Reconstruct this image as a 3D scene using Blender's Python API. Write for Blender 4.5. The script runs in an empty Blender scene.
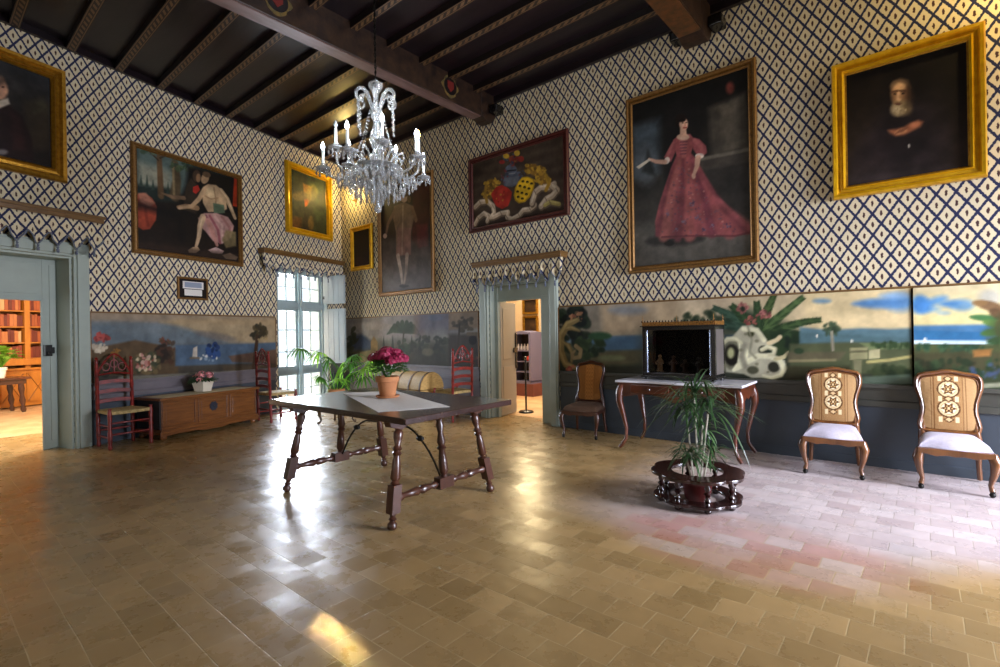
import bpy, math, random
import numpy as np
from mathutils import Vector, Matrix
random.seed(7)
PI = math.pi
sc = bpy.context.scene
COL = sc.collection

# ------------------------------------------------------------------ camera model
F_PX, YAW, PITCH, ROLL = 505.28, 0.7039, -0.0008, -0.0172
CAM = np.array([0, 0, 1.35])
YB = 6.0559                                   # back wall plane
CF = np.array([-math.sin(YAW)*math.cos(PITCH), math.cos(YAW)*math.cos(PITCH), math.sin(PITCH)])
_R = np.array([math.cos(YAW), math.sin(YAW), 0.0]); _U = np.cross(_R, CF)
CR = _R*math.cos(ROLL)+_U*math.sin(ROLL); CU = -_R*math.sin(ROLL)+_U*math.cos(ROLL)
LA = math.atan2(0.9592697, -0.2824918)        # heading of the oblique left wall
CORNER = np.array([-9.5272, 6.0559])
LT = np.array([0.2824918, -0.9592697]); LN = np.array([0.9592697, 0.2824918])

cd = bpy.data.cameras.new('camera'); cam = bpy.data.objects.new('camera', cd); COL.objects.link(cam)
cd.sensor_width = 36; cd.lens = 36*F_PX/1000; cd.clip_start = .05
M = Matrix(((CR[0], CU[0], -CF[0], 0), (CR[1], CU[1], -CF[1], 0), (CR[2], CU[2], -CF[2], 1.35), (0, 0, 0, 1)))
cam.matrix_world = M
sc.camera = cam
sc.view_settings.view_transform = 'Standard'; sc.view_settings.look = 'None'
sc.view_settings.gamma = 1; sc.view_settings.use_curve_mapping = False
sc.view_settings.exposure = -0.15
sc.cycles.use_denoising = True
sc.cycles.max_bounces = 8; sc.cycles.diffuse_bounces = 4; sc.cycles.transmission_bounces = 6; sc.cycles.glossy_bounces = 4
sc.cycles.sample_clamp_indirect = 6
sc.cycles.caustics_reflective = False; sc.cycles.caustics_refractive = False

class Wall:
    """local frame of a wall: u to the right as seen from the room, d out into the room, z up"""
    def __init__(s, org, rz):
        s.org = np.array(org, float); s.rz = rz
        s.r = np.array([math.cos(rz), math.sin(rz)]); s.l = np.array([-math.sin(rz), math.cos(rz)])
    def loc(s, u, d=0, z=0):
        q = s.org + s.r*u - s.l*d
        return (q[0], q[1], z)
    def uv(s, x, y, d=0):
        ray = CF+CR*(x-500)/F_PX-CU*(y-333.5)/F_PX
        l3 = np.array([s.l[0], s.l[1], 0]); o = np.array([s.org[0], s.org[1], 0])-l3*d
        t = ((o-CAM)@l3)/(ray@l3); P = CAM+ray*t
        return float((P[:2]-s.org)@s.r), float(P[2])
WB = Wall((0, YB), 0.0)
WL = Wall(CORNER, LA)

# ------------------------------------------------------------------ materials
def lin(c):
    return c/12.92 if c <= .04045 else ((c+.055)/1.055)**2.4
def hx(h, a=True):
    h = h.lstrip('#'); t = tuple(lin(int(h[i:i+2], 16)/255) for i in (0, 2, 4))
    return t+(1,) if a else t
MATS = {}
def node_mat(name):
    m = bpy.data.materials.new(name); m.use_nodes = True
    nt = m.node_tree; b = nt.nodes['Principled BSDF']
    return m, nt, b
def N(nt, t, **kw):
    n = nt.nodes.new(t)
    for k, v in kw.items():
        if k.startswith('i_'):
            key = k[2:]; key = int(key) if key.isdigit() else key.replace('_', ' ')
            n.inputs[key].default_value = v
        else: setattr(n, k, v)
    return n
def mat(name, c, rough=.5, metal=0.0, c2=None, scale=8.0, stretch=(1, 1, 1), bump=0.0, spec=.5, trans=0, emit=None, es=0, coat=0, alpha=1, detail=4):
    """plain or two-tone noise material with optional bump"""
    if name in MATS: return MATS[name]
    m, nt, b = node_mat(name)
    L = nt.links.new
    b.inputs['Base Color'].default_value = hx(c); b.inputs['Roughness'].default_value = rough
    b.inputs['Metallic'].default_value = metal; b.inputs['Specular IOR Level'].default_value = spec
    b.inputs['Transmission Weight'].default_value = trans; b.inputs['Coat Weight'].default_value = coat
    b.inputs['Coat Roughness'].default_value = .12
    tc = N(nt, 'ShaderNodeTexCoord'); mp = N(nt, 'ShaderNodeMapping'); mp.inputs['Scale'].default_value = stretch
    L(tc.outputs['Object'], mp.inputs[0])
    no = N(nt, 'ShaderNodeTexNoise', i_Scale=scale, i_Detail=detail, i_Roughness=.6); L(mp.outputs[0], no.inputs['Vector'])
    if c2 is not None:
        r = N(nt, 'ShaderNodeValToRGB'); r.color_ramp.elements[0].position = .32; r.color_ramp.elements[1].position = .68
        r.color_ramp.elements[0].color = hx(c); r.color_ramp.elements[1].color = hx(c2)
        L(no.outputs[0], r.inputs[0]); L(r.outputs[0], b.inputs['Base Color'])
    if bump:
        bp = N(nt, 'ShaderNodeBump', i_Strength=bump, i_Distance=.01); L(no.outputs[0], bp.inputs['Height']); L(bp.outputs[0], b.inputs['Normal'])
    if emit:
        b.inputs['Emission Color'].default_value = hx(emit); b.inputs['Emission Strength'].default_value = es
    MATS[name] = m
    return m
def wood(name, c, c2, rough=.35, axis='x', scale=6, coat=.15):
    st = {'x': (.12, 1, 1), 'y': (1, .12, 1), 'z': (1, 1, .12)}[axis]
    return mat(name, c, rough, c2=c2, scale=scale*6, stretch=st, bump=.15, coat=coat)

def wallpaper():
    m, nt, b = node_mat('diamond_ikat_cloth'); L = nt.links.new
    tc = N(nt, 'ShaderNodeTexCoord')
    no = N(nt, 'ShaderNodeTexNoise', i_Scale=55.0, i_Detail=2.0)
    L(tc.outputs['Object'], no.inputs['Vector'])
    sep = N(nt, 'ShaderNodeSeparateXYZ'); L(tc.outputs['Object'], sep.inputs[0])
    def ma(op, a, bb=None, cc=None):
        n = N(nt, 'ShaderNodeMath', operation=op)
        for i, v in enumerate((a, bb, cc)):
            if v is None: continue
            if isinstance(v, (int, float)): n.inputs[i].default_value = v
            else: L(v, n.inputs[i])
        return n.outputs[0]
    jit = ma('MULTIPLY', ma('SUBTRACT', no.outputs[0], .5), .16)
    big = N(nt, 'ShaderNodeTexNoise', i_Scale=1.3, i_Detail=1.0); L(tc.outputs['Object'], big.inputs['Vector'])
    wv = ma('MULTIPLY', ma('SUBTRACT', big.outputs[0], .5), .12)
    u = ma('ADD', ma('ADD', ma('DIVIDE', sep.outputs[0], .134), wv), 200.0); v = ma('ADD', ma('DIVIDE', sep.outputs[2], .203), 200.0)
    a = ma('SUBTRACT', ma('FRACT', ma('ADD', ma('ADD', u, v), jit)), .5)
    c = ma('SUBTRACT', ma('FRACT', ma('ADD', ma('SUBTRACT', u, v), jit)), .5)
    ea = ma('SUBTRACT', .5, ma('ABSOLUTE', a)); ec = ma('SUBTRACT', .5, ma('ABSOLUTE', c))
    e = ma('MINIMUM', ea, ec)
    line = N(nt, 'ShaderNodeMapRange', interpolation_type='SMOOTHSTEP'); line.inputs[1].default_value = .07; line.inputs[2].default_value = .125
    line.inputs[3].default_value = 1; line.inputs[4].default_value = 0; L(e, line.inputs[0])
    hu = ma('MULTIPLY', ma('ADD', a, c), 1.0); hv = ma('MULTIPLY', ma('SUBTRACT', a, c), .55)
    rr = ma('SQRT', ma('ADD', ma('MULTIPLY', hu, hu), ma('MULTIPLY', hv, hv)))
    spot = N(nt, 'ShaderNodeMapRange', interpolation_type='SMOOTHSTEP'); spot.inputs[1].default_value = .115; spot.inputs[2].default_value = .18
    spot.inputs[3].default_value = 1; spot.inputs[4].default_value = 0; L(rr, spot.inputs[0])
    base = N(nt, 'ShaderNodeMix', data_type='RGBA'); base.inputs[6].default_value = hx('ddd1b2'); base.inputs[7].default_value = hx('cdbd98'); L(big.outputs[0], base.inputs[0])
    m1 = N(nt, 'ShaderNodeMix', data_type='RGBA'); L(spot.outputs[0], m1.inputs[0]); L(base.outputs[2], m1.inputs[6]); m1.inputs[7].default_value = hx('4a3030')
    m2 = N(nt, 'ShaderNodeMix', data_type='RGBA'); L(line.outputs[0], m2.inputs[0]); L(m1.outputs[2], m2.inputs[6]); m2.inputs[7].default_value = hx('262b4c')
    L(m2.outputs[2], b.inputs['Base Color']); b.inputs['Roughness'].default_value = .85; b.inputs['Specular IOR Level'].default_value = .2
    bp = N(nt, 'ShaderNodeBump', i_Strength=.15, i_Distance=.004); L(no.outputs[0], bp.inputs['Height']); L(bp.outputs[0], b.inputs['Normal'])
    return m
M_PAPER = wallpaper()

def floor_mat(name, c1, c2, c3, c4, mortar, rough=.27):
    m, nt, b = node_mat(name); L = nt.links.new
    tc = N(nt, 'ShaderNodeTexCoord')
    nd = N(nt, 'ShaderNodeTexNoise', i_Scale=2.2, i_Detail=2.0); L(tc.outputs['Object'], nd.inputs['Vector'])
    mx = N(nt, 'ShaderNodeVectorMath', operation='MULTIPLY_ADD'); mx.inputs[1].default_value = (.018, .018, 0)
    L(nd.outputs['Color'], mx.inputs[0]); L(tc.outputs['Object'], mx.inputs[2])
    def brick(a, bb, seed):
        n = N(nt, 'ShaderNodeTexBrick', offset=.43, offset_frequency=2, squash=1.0)
        n.inputs['Color1'].default_value = hx(a); n.inputs['Color2'].default_value = hx(bb); n.inputs['Mortar'].default_value = hx(mortar)
        n.inputs['Scale'].default_value = 1; n.inputs['Mortar Size'].default_value = .0029; n.inputs['Mortar Smooth'].default_value = .3
        n.inputs['Bias'].default_value = seed; n.inputs['Brick Width'].default_value = .2; n.inputs['Row Height'].default_value = .166
        L(mx.outputs[0], n.inputs['Vector']); return n
    b1 = brick(c1, c2, 0.0); b2 = brick(c3, c4, -.05)
    nn = N(nt, 'ShaderNodeTexNoise', i_Scale=.55, i_Detail=2.0); L(tc.outputs['Object'], nn.inputs['Vector'])
    # worn, unwaxed reddish and whitish tiles round the plant stand and before the slipper chairs
    sp = N(nt, 'ShaderNodeVectorMath', operation='DISTANCE'); sp.inputs[1].default_value = (-.75, 3.75, 0)
    ms = N(nt, 'ShaderNodeVectorMath', operation='MULTIPLY'); ms.inputs[1].default_value = (1, 1.9, 0); L(tc.outputs['Object'], ms.inputs[0])
    sp.inputs[1].default_value = (-.85, 3.38*1.9, 0); L(ms.outputs[0], sp.inputs[0])
    ad = N(nt, 'ShaderNodeMath', operation='MULTIPLY_ADD'); L(nn.outputs[0], ad.inputs[0]); ad.inputs[1].default_value = .9; L(sp.outputs['Value'], ad.inputs[2])
    rng = N(nt, 'ShaderNodeMapRange', interpolation_type='SMOOTHSTEP'); rng.inputs[1].default_value = 1.05; rng.inputs[2].default_value = 1.5
    rng.inputs[3].default_value = .62; rng.inputs[4].default_value = .0; L(ad.outputs[0], rng.inputs[0])
    b3 = brick('bfb5b6', 'a3969a', 0.0); b3.inputs['Mortar'].default_value = hx('958b88')      # right-window daylight painted into the tiles as a paler lavender-grey
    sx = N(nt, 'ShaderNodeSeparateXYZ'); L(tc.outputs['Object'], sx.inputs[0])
    def mrg(v, a, c):
        n = N(nt, 'ShaderNodeMapRange', interpolation_type='SMOOTHSTEP'); n.inputs[1].default_value = a; n.inputs[2].default_value = c; L(v, n.inputs[0]); return n.outputs[0]
    def mth(op, a, c):
        n = N(nt, 'ShaderNodeMath', operation=op)
        for i_, v in enumerate((a, c)):
            if isinstance(v, (int, float)): n.inputs[i_].default_value = v
            else: L(v, n.inputs[i_])
        return n.outputs[0]
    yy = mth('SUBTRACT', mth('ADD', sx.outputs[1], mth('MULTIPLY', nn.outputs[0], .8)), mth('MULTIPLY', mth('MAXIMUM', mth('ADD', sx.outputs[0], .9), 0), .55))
    daylit = mth('MULTIPLY', mth('MULTIPLY', mrg(yy, 3.35, 3.85), mrg(sx.outputs[0], -2.6, -1.2)), .85 if 'waxed' in name else 0)
    m3 = N(nt, 'ShaderNodeMix', data_type='RGBA'); L(daylit, m3.inputs[0]); L(b1.outputs[0], m3.inputs[6]); L(b3.outputs[0], m3.inputs[7])
    mm = N(nt, 'ShaderNodeMix', data_type='RGBA'); L(rng.outputs[0], mm.inputs[0]); L(m3.outputs[2], mm.inputs[6]); L(b2.outputs[0], mm.inputs[7])
    mo = N(nt, 'ShaderNodeTexNoise', i_Scale=5.0, i_Detail=8.0, i_Roughness=.65); L(tc.outputs['Object'], mo.inputs['Vector'])
    mr = N(nt, 'ShaderNodeMapRange'); mr.inputs[1].default_value = .3; mr.inputs[2].default_value = .7; mr.inputs[3].default_value = .90; mr.inputs[4].default_value = 1.07; L(mo.outputs[0], mr.inputs[0])
    hs = N(nt, 'ShaderNodeVectorMath', operation='SCALE'); L(mm.outputs[2], hs.inputs[0]); L(mr.outputs[0], hs.inputs['Scale'])
    L(hs.outputs[0], b.inputs['Base Color'])
    rg = N(nt, 'ShaderNodeMapRange'); rg.inputs[1].default_value = .3; rg.inputs[2].default_value = .7; rg.inputs[3].default_value = rough-.04; rg.inputs[4].default_value = rough+.07
    L(mo.outputs[0], rg.inputs[0]); L(rg.outputs[0], b.inputs['Roughness'])
    b.inputs['Specular IOR Level'].default_value = .45
    nl = N(nt, 'ShaderNodeTexNoise', i_Scale=7.0, i_Detail=1.0); L(tc.outputs['Object'], nl.inputs['Vector'])
    bp0 = N(nt, 'ShaderNodeBump', i_Strength=.3, i_Distance=.010); L(nl.outputs[0], bp0.inputs['Height'])
    bp = N(nt, 'ShaderNodeBump', i_Strength=.5, i_Distance=.003, invert=True); L(b1.outputs['Fac'], bp.inputs['Height']); L(bp0.outputs[0], bp.inputs['Normal']); 
    # every tile is laid a hair out of level, so reflections break from tile to tile
    bt = brick('000000', 'ffffff', 0.0); bt.inputs['Mortar'].default_value = (.5, .5, .5, 1)
    wn = N(nt, 'ShaderNodeTexWhiteNoise', noise_dimensions='3D'); L(bt.outputs[0], wn.inputs[0])
    t1 = N(nt, 'ShaderNodeVectorMath', operation='SUBTRACT'); t1.inputs[1].default_value = (.5, .5, .5); L(wn.outputs['Color'], t1.inputs[0])
    t2 = N(nt, 'ShaderNodeVectorMath', operation='MULTIPLY_ADD'); t2.inputs[1].default_value = (.055, .055, 0); L(t1.outputs[0], t2.inputs[0]); L(bp.outputs[0], t2.inputs[2])
    t3 = N(nt, 'ShaderNodeVectorMath', operation='NORMALIZE'); L(t2.outputs[0], t3.inputs[0]); L(t3.outputs[0], b.inputs['Normal'])
    return m
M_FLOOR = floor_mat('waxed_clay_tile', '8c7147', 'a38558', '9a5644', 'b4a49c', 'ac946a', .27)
M_FLOOR2 = floor_mat('pale_clay_tile', 'd8b48c', 'c89c70', 'c89a78', 'd8c0a0', 'a08060', .35)

def joist_mat():
    m, nt, b = node_mat('painted_joist'); L = nt.links.new
    tc = N(nt, 'ShaderNodeTexCoord'); sep = N(nt, 'ShaderNodeSeparateXYZ'); L(tc.outputs['Object'], sep.inputs[0])
    def M2(op, a, c):
        n = N(nt, 'ShaderNodeMath', operation=op)
        for i_, v in enumerate((a, c)):
            if isinstance(v, (int, float)): n.inputs[i_].default_value = v
            elif v is not None: L(v, n.inputs[i_])
        return n.outputs[0]
    ay = M2('ABSOLUTE', sep.outputs[1], None)
    edge = M2('MULTIPLY', M2('GREATER_THAN', ay, .030), M2('LESS_THAN', ay, .040))
    dash = M2('MULTIPLY', M2('LESS_THAN', M2('FRACT', M2('ADD', M2('MULTIPLY', sep.outputs[0], 9.0), M2('MULTIPLY', sep.outputs[1], 14.0)), None), .5), M2('LESS_THAN', ay, .022))
    w = N(nt, 'ShaderNodeMix', data_type='RGBA'); L(M2('MAXIMUM', edge, dash), w.inputs[0]); w.inputs[6].default_value = hx('20140f'); w.inputs[7].default_value = hx('72563a')
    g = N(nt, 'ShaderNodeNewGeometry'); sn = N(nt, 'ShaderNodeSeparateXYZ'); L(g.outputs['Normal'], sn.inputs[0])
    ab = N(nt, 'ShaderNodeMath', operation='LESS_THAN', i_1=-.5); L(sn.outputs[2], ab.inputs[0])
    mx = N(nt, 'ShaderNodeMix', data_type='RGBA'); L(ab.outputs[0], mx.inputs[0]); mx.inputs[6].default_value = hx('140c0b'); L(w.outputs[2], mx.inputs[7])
    L(mx.outputs[2], b.inputs['Base Color']); b.inputs['Roughness'].default_value = .45
    return m
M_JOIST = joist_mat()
M_BOARD = mat('dark_ceiling_board', '21151a', .33, c2='130c10', scale=3, stretch=(.4, 2, 1), bump=.3)
M_BEAM = mat('painted_beam', '1a100c', .42, c2='3a2719', scale=9, bump=.3)
M_BEAM_LIT = mat('lit_beam_underside', '7c625e', .4, c2='5c443c', scale=9, stretch=(1, .2, 1))  # paler than the flanks: window light on the underside painted into the colour
M_GREY = mat('grey_green_paint', '9ba59a', .45, c2='929c92', scale=3)
M_GREY_D = mat('glow_paled_window_paint', '9aa8a8', .45, c2='8e9c9c', scale=4)  # window glow put into the paint, so the backlit frame looks pale
M_WHITEP = mat('pale_shutter_paint', '98a2a6', .5, c2='8e989c', scale=2)
M_DADO = mat('slate_dado', '39424c', .5, c2='323a42', scale=3)
M_RAIL = mat('olive_rail', '3a3b35', .45, c2='46463e', scale=5)
M_DADO2 = mat('mauve_dado', '6a6266', .5, c2='5a5458', scale=3)
M_GOLD = mat('gilt_wood', 'b98a2c', .38, .75, c2='96691c', scale=25, bump=.4)
M_GOLD_Y = mat('bright_gilt', 'eab81e', .3, .45, c2='cf9612', scale=12, bump=.2)
M_GOLD_D = mat('dull_gilt', '8a6430', .45, .5, c2='6b4a22', scale=40, bump=.6)
M_MAHO = wood('dark_red_wood', '3a1715', '52221c', .3)
M_PEL = wood('pelmet_bronze_wood', '7c5a2c', '5c4020', .4)
M_TABLE = wood('old_oak_top', '3b2620', '2a1a17', .22, 'x', 4, .4)
M_LEG = mat('turned_oak', '4e2c1e', .32, c2='36201a', scale=12, stretch=(1, 1, .2), bump=.1, coat=.3)
M_IRON = mat('wrought_iron', '15130f', .5, .6)
M_RED = mat('red_lacquer', '8a2219', .42, c2='541310', scale=14, coat=.08)
M_RUSH = mat('woven_rush', 'c4ab74', .8, c2='86703e', scale=30, stretch=(1, 6, 1), bump=.6)
M_CHEST = wood('walnut_chest', '7c4a20', '5c3415', .35)
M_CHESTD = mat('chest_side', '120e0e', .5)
M_LINEN = mat('white_linen', 'e6e2dc', .9, c2='d9d3cb', scale=60, bump=.3)
M_TERRA = mat('terracotta', 'b5794c', .8, c2='a0663e', scale=9, bump=.2)
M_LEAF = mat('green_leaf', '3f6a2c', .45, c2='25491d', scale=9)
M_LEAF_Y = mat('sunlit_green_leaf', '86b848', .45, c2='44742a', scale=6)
M_LEAF_D = mat('dusky_leaf', '24401f', .4, c2='3d5c33', scale=7)
def see_through(m, col, f=.45):
    nt = m.node_tree; b = nt.nodes['Principled BSDF']; o = nt.nodes['Material Output']
    t_ = N(nt, 'ShaderNodeBsdfTranslucent'); t_.inputs[0].default_value = hx(col); x = N(nt, 'ShaderNodeMixShader'); x.inputs[0].default_value = f
    nt.links.new(b.outputs[0], x.inputs[1]); nt.links.new(t_.outputs[0], x.inputs[2]); nt.links.new(x.outputs[0], o.inputs[0])
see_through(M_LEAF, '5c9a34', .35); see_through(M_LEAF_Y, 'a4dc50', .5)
M_MAG = mat('magenta_petal', 'a81f4c', .6, c2='7c1236', scale=30)
M_PINK = mat('pink_petal', 'e39a98', .6, c2='d67c80', scale=30)
M_WPOT = mat('ivory_ceramic', 'd8cdb8', .4)
M_HONEY = mat('honey_walnut', '734620', .3, c2='4f2d14', scale=14, stretch=(1, 1, .25), bump=.05, coat=.5)
M_HONEY_D = mat('dark_walnut', '4a2616', .3, c2='351a10', scale=14, stretch=(1, 1, .3), coat=.3)
M_SEAT = mat('lilac_white_upholstery', 'b6b0bc', .9, c2='a8a1b0', scale=50, bump=.3)
M_SEAT_B = mat('brown_upholstery', '6a4c38', .85, c2='56402e', scale=50, bump=.3)
M_MARBLE = mat('white_marble', 'd5d3d8', .15, c2='bdbcc4', scale=5)
M_EBONY = mat('ebony', '0d0b0c', .25, coat=.4)
M_REDW = mat('reddish_walnut', '5e2a14', .3, c2='36190c', scale=9, stretch=(.4, 1, 1), coat=.4)
M_RINGW = mat('black_mahogany', '2a100d', .24, c2='180908', scale=9, coat=.35)
M_REDPOT = mat('oxblood_pot', '4a1210', .35)
def thin_glass(name, tint, gl):
    m = bpy.data.materials.new(name); m.use_nodes = True; nt = m.node_tree; nt.nodes.clear()
    o = N(nt, 'ShaderNodeOutputMaterial'); t = N(nt, 'ShaderNodeBsdfTransparent'); t.inputs[0].default_value = hx(tint); g = N(nt, 'ShaderNodeBsdfGlossy'); g.inputs['Roughness'].default_value = .03
    x = N(nt, 'ShaderNodeMixShader'); x.inputs[0].default_value = gl
    nt.links.new(t.outputs[0], x.inputs[1]); nt.links.new(g.outputs[0], x.inputs[2]); nt.links.new(x.outputs[0], o.inputs[0]); return m
M_GLASS = thin_glass('window_glass', 'ffffff', .04)
M_CRYSTAL = mat('cut_crystal', 'f2f6f8', .05, trans=.74, spec=.9)
M_CANDLE = mat('candle_sleeve', 'dfe4e4', .4)
M_BULB = mat('lit_cool_bulb', 'ffffff', .3, emit='dfeaff', es=40)
M_BULBW = mat('lit_warm_bulb', 'ffffff', .3, emit='ffb050', es=30)
M_BULBO = mat('unlit_bulb', 'c8d4d8', .1, trans=.3)
M_BRASS = mat('brass', 'a9813c', .3, .9)
M_PLASTER = mat('warm_plaster', 'c9b193', .8, c2='bda484', scale=3)
M_LIBW = mat('golden_oak', 'c07a2c', .4, c2='a8651f', scale=8, stretch=(1, 1, .3))

# ------------------------------------------------------------------ mesh builder
class MB:
    def __init__(s): s.v = []; s.f = []; s.c = []
    def add(s, vs, fs, col=None):
        o = len(s.v); s.v += [tuple(map(float, v)) for v in vs]; s.f += [tuple(i+o for i in f) for f in fs]
        if col is not None: s.c += [col]*len(vs)
        return s
    def box(s, x0, x1, y0, y1, z0, z1, rz=0, piv=None, ch=0):
        P = [(x, y, z) for z in (z0, z1) for (x, y) in ((x0, y0), (x1, y0), (x1, y1), (x0, y1))]
        if rz:
            px, py = piv if piv else ((x0+x1)/2, (y0+y1)/2); c, q = math.cos(rz), math.sin(rz)
            P = [(px+(x-px)*c-(y-py)*q, py+(x-px)*q+(y-py)*c, z) for x, y, z in P]
        return s.add(P, [(3, 2, 1, 0), (4, 5, 6, 7), (0, 1, 5, 4), (1, 2, 6, 5), (2, 3, 7, 6), (3, 0, 4, 7)])
    def lathe(s, prof, pos=(0, 0, 0), n=14, axis=(0, 0, 1), cap=True, sq=None):
        """prof = [(r, h)]; revolve about axis through pos"""
        a = Vector(axis).normalized(); q = Vector((0, 0, 1)).rotation_difference(a); p = Vector(pos)
        vs = []
        for r, h in prof:
            for k in range(n):
                t = 2*PI*k/n; vs.append(p+q@Vector((r*math.cos(t), r*math.sin(t), h)))
        fs = [(i*n+k, i*n+(k+1) % n, (i+1)*n+(k+1) % n, (i+1)*n+k) for i in range(len(prof)-1) for k in range(n)]
        if cap:
            fs.append(tuple(range(n-1, -1, -1))); fs.append(tuple((len(prof)-1)*n+k for k in range(n)))
        return s.add(vs, fs)
    def turned(s, p0, p1, prof, n=12):
        """prof=[(t, r)] with t 0..1 along p0->p1"""
        d = Vector(p1)-Vector(p0); L = d.length
        return s.lathe([(r, t*L) for t, r in prof], p0, n, d)
    def tube(s, pts, r, n=8, closed=False, flat=1.0):
        P = [Vector(p) for p in pts]; m = len(P); rs = r if isinstance(r, (list, tuple)) else [r]*m
        vs = []; prev = None
        for i in range(m):
            if closed: d = P[(i+1) % m]-P[i-1]
            else: d = P[min(i+1, m-1)]-P[max(i-1, 0)]
            if d.length < 1e-9: d = Vector((0, 0, 1))
            d.normalize()
            if prev is None:
                up = Vector((0, 0, 1)) if abs(d.z) < .9 else Vector((1, 0, 0))
                a = d.cross(up).normalized()
            else:
                a = (prev-d*prev.dot(d))
                a = a.normalized() if a.length > 1e-6 else d.orthogonal().normalized()
            prev = a; b = d.cross(a)
            for k in range(n):
                t = 2*PI*k/n; vs.append(P[i]+a*(rs[i]*math.cos(t))+b*(rs[i]*flat*math.sin(t)))
        fs = []
        for i in range(m if closed else m-1):
            j = (i+1) % m
            for k in range(n): fs.append((i*n+k, i*n+(k+1) % n, j*n+(k+1) % n, j*n+k))
        if not closed:
            fs.append(tuple(range(n-1, -1, -1))); fs.append(tuple((m-1)*n+k for k in range(n)))
        return s.add(vs, fs)
    def prism(s, poly, h0, h1, plane='xy', off=(0, 0, 0)):
        n = len(poly); vs = []
        for h in (h0, h1):
            for a, b in poly:
                v = {'xy': (a, b, h), 'xz': (a, h, b), 'yz': (h, a, b)}[plane]
                vs.append((v[0]+off[0], v[1]+off[1], v[2]+off[2]))
        return s.add(vs, [tuple(range(n-1, -1, -1)), tuple(range(n, 2*n))]+[(i, (i+1) % n, n+(i+1) % n, n+i) for i in range(n)])
    def ball(s, c, r, n=8, m=6, sz=1.0):
        pr = [(max(r*math.sin(PI*i/m), 1e-4), -r*sz*math.cos(PI*i/m)) for i in range(m+1)]
        return s.lathe(pr, c, n)
    def build(s, name, m, parent=None, smooth=False, loc=None, rz=0, bev=0, auto=None):
        me = bpy.data.meshes.new(name); me.from_pydata(s.v, [], s.f)
        if s.c and len(s.c) == len(s.v):
            at = me.color_attributes.new('Col', 'FLOAT_COLOR', 'POINT')
            at.data.foreach_set('color', np.array([c+(1,) for c in s.c], dtype=np.float32).ravel())
        me.materials.append(m)
        import bmesh
        bm = bmesh.new(); bm.from_mesh(me); bmesh.ops.recalc_face_normals(bm, faces=bm.faces); bm.to_mesh(me); bm.free()
        if smooth:
            me.polygons.foreach_set('use_smooth', [True]*len(me.polygons))
            try: me.set_sharp_from_angle(angle=math.radians(auto or 50))
            except Exception: pass
        o = bpy.data.objects.new(name, me); COL.objects.link(o)
        if parent: o.parent = parent
        if loc: o.location = loc
        o.rotation_euler = (0, 0, rz)
        if bev:
            b = o.modifiers.new('bevel', 'BEVEL'); b.width = bev; b.segments = 2; b.limit_method = 'ANGLE'
        return o
def tag(o, label=None, cat=None, group=None, kind=None):
    if label: o['label'] = label
    if cat: o['category'] = cat
    if group: o['group'] = group
    if kind: o['kind'] = kind
    return o
def empty(name, loc, rz=0, label=None, cat=None, group=None, kind=None):
    o = bpy.data.objects.new(name, None); COL.objects.link(o); o.location = loc; o.rotation_euler = (0, 0, rz)
    o.empty_display_size = .1
    return tag(o, label, cat, group, kind)
KIDS = {}
def copy_tree(o, parent=None):
    c = o.copy(); COL.objects.link(c)
    if parent: c.parent = parent
    for ch in [x for x in COL.objects if x.parent == o]: copy_tree(ch, c)
    return c
def struct(o): o['kind'] = 'structure'; return o

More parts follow.
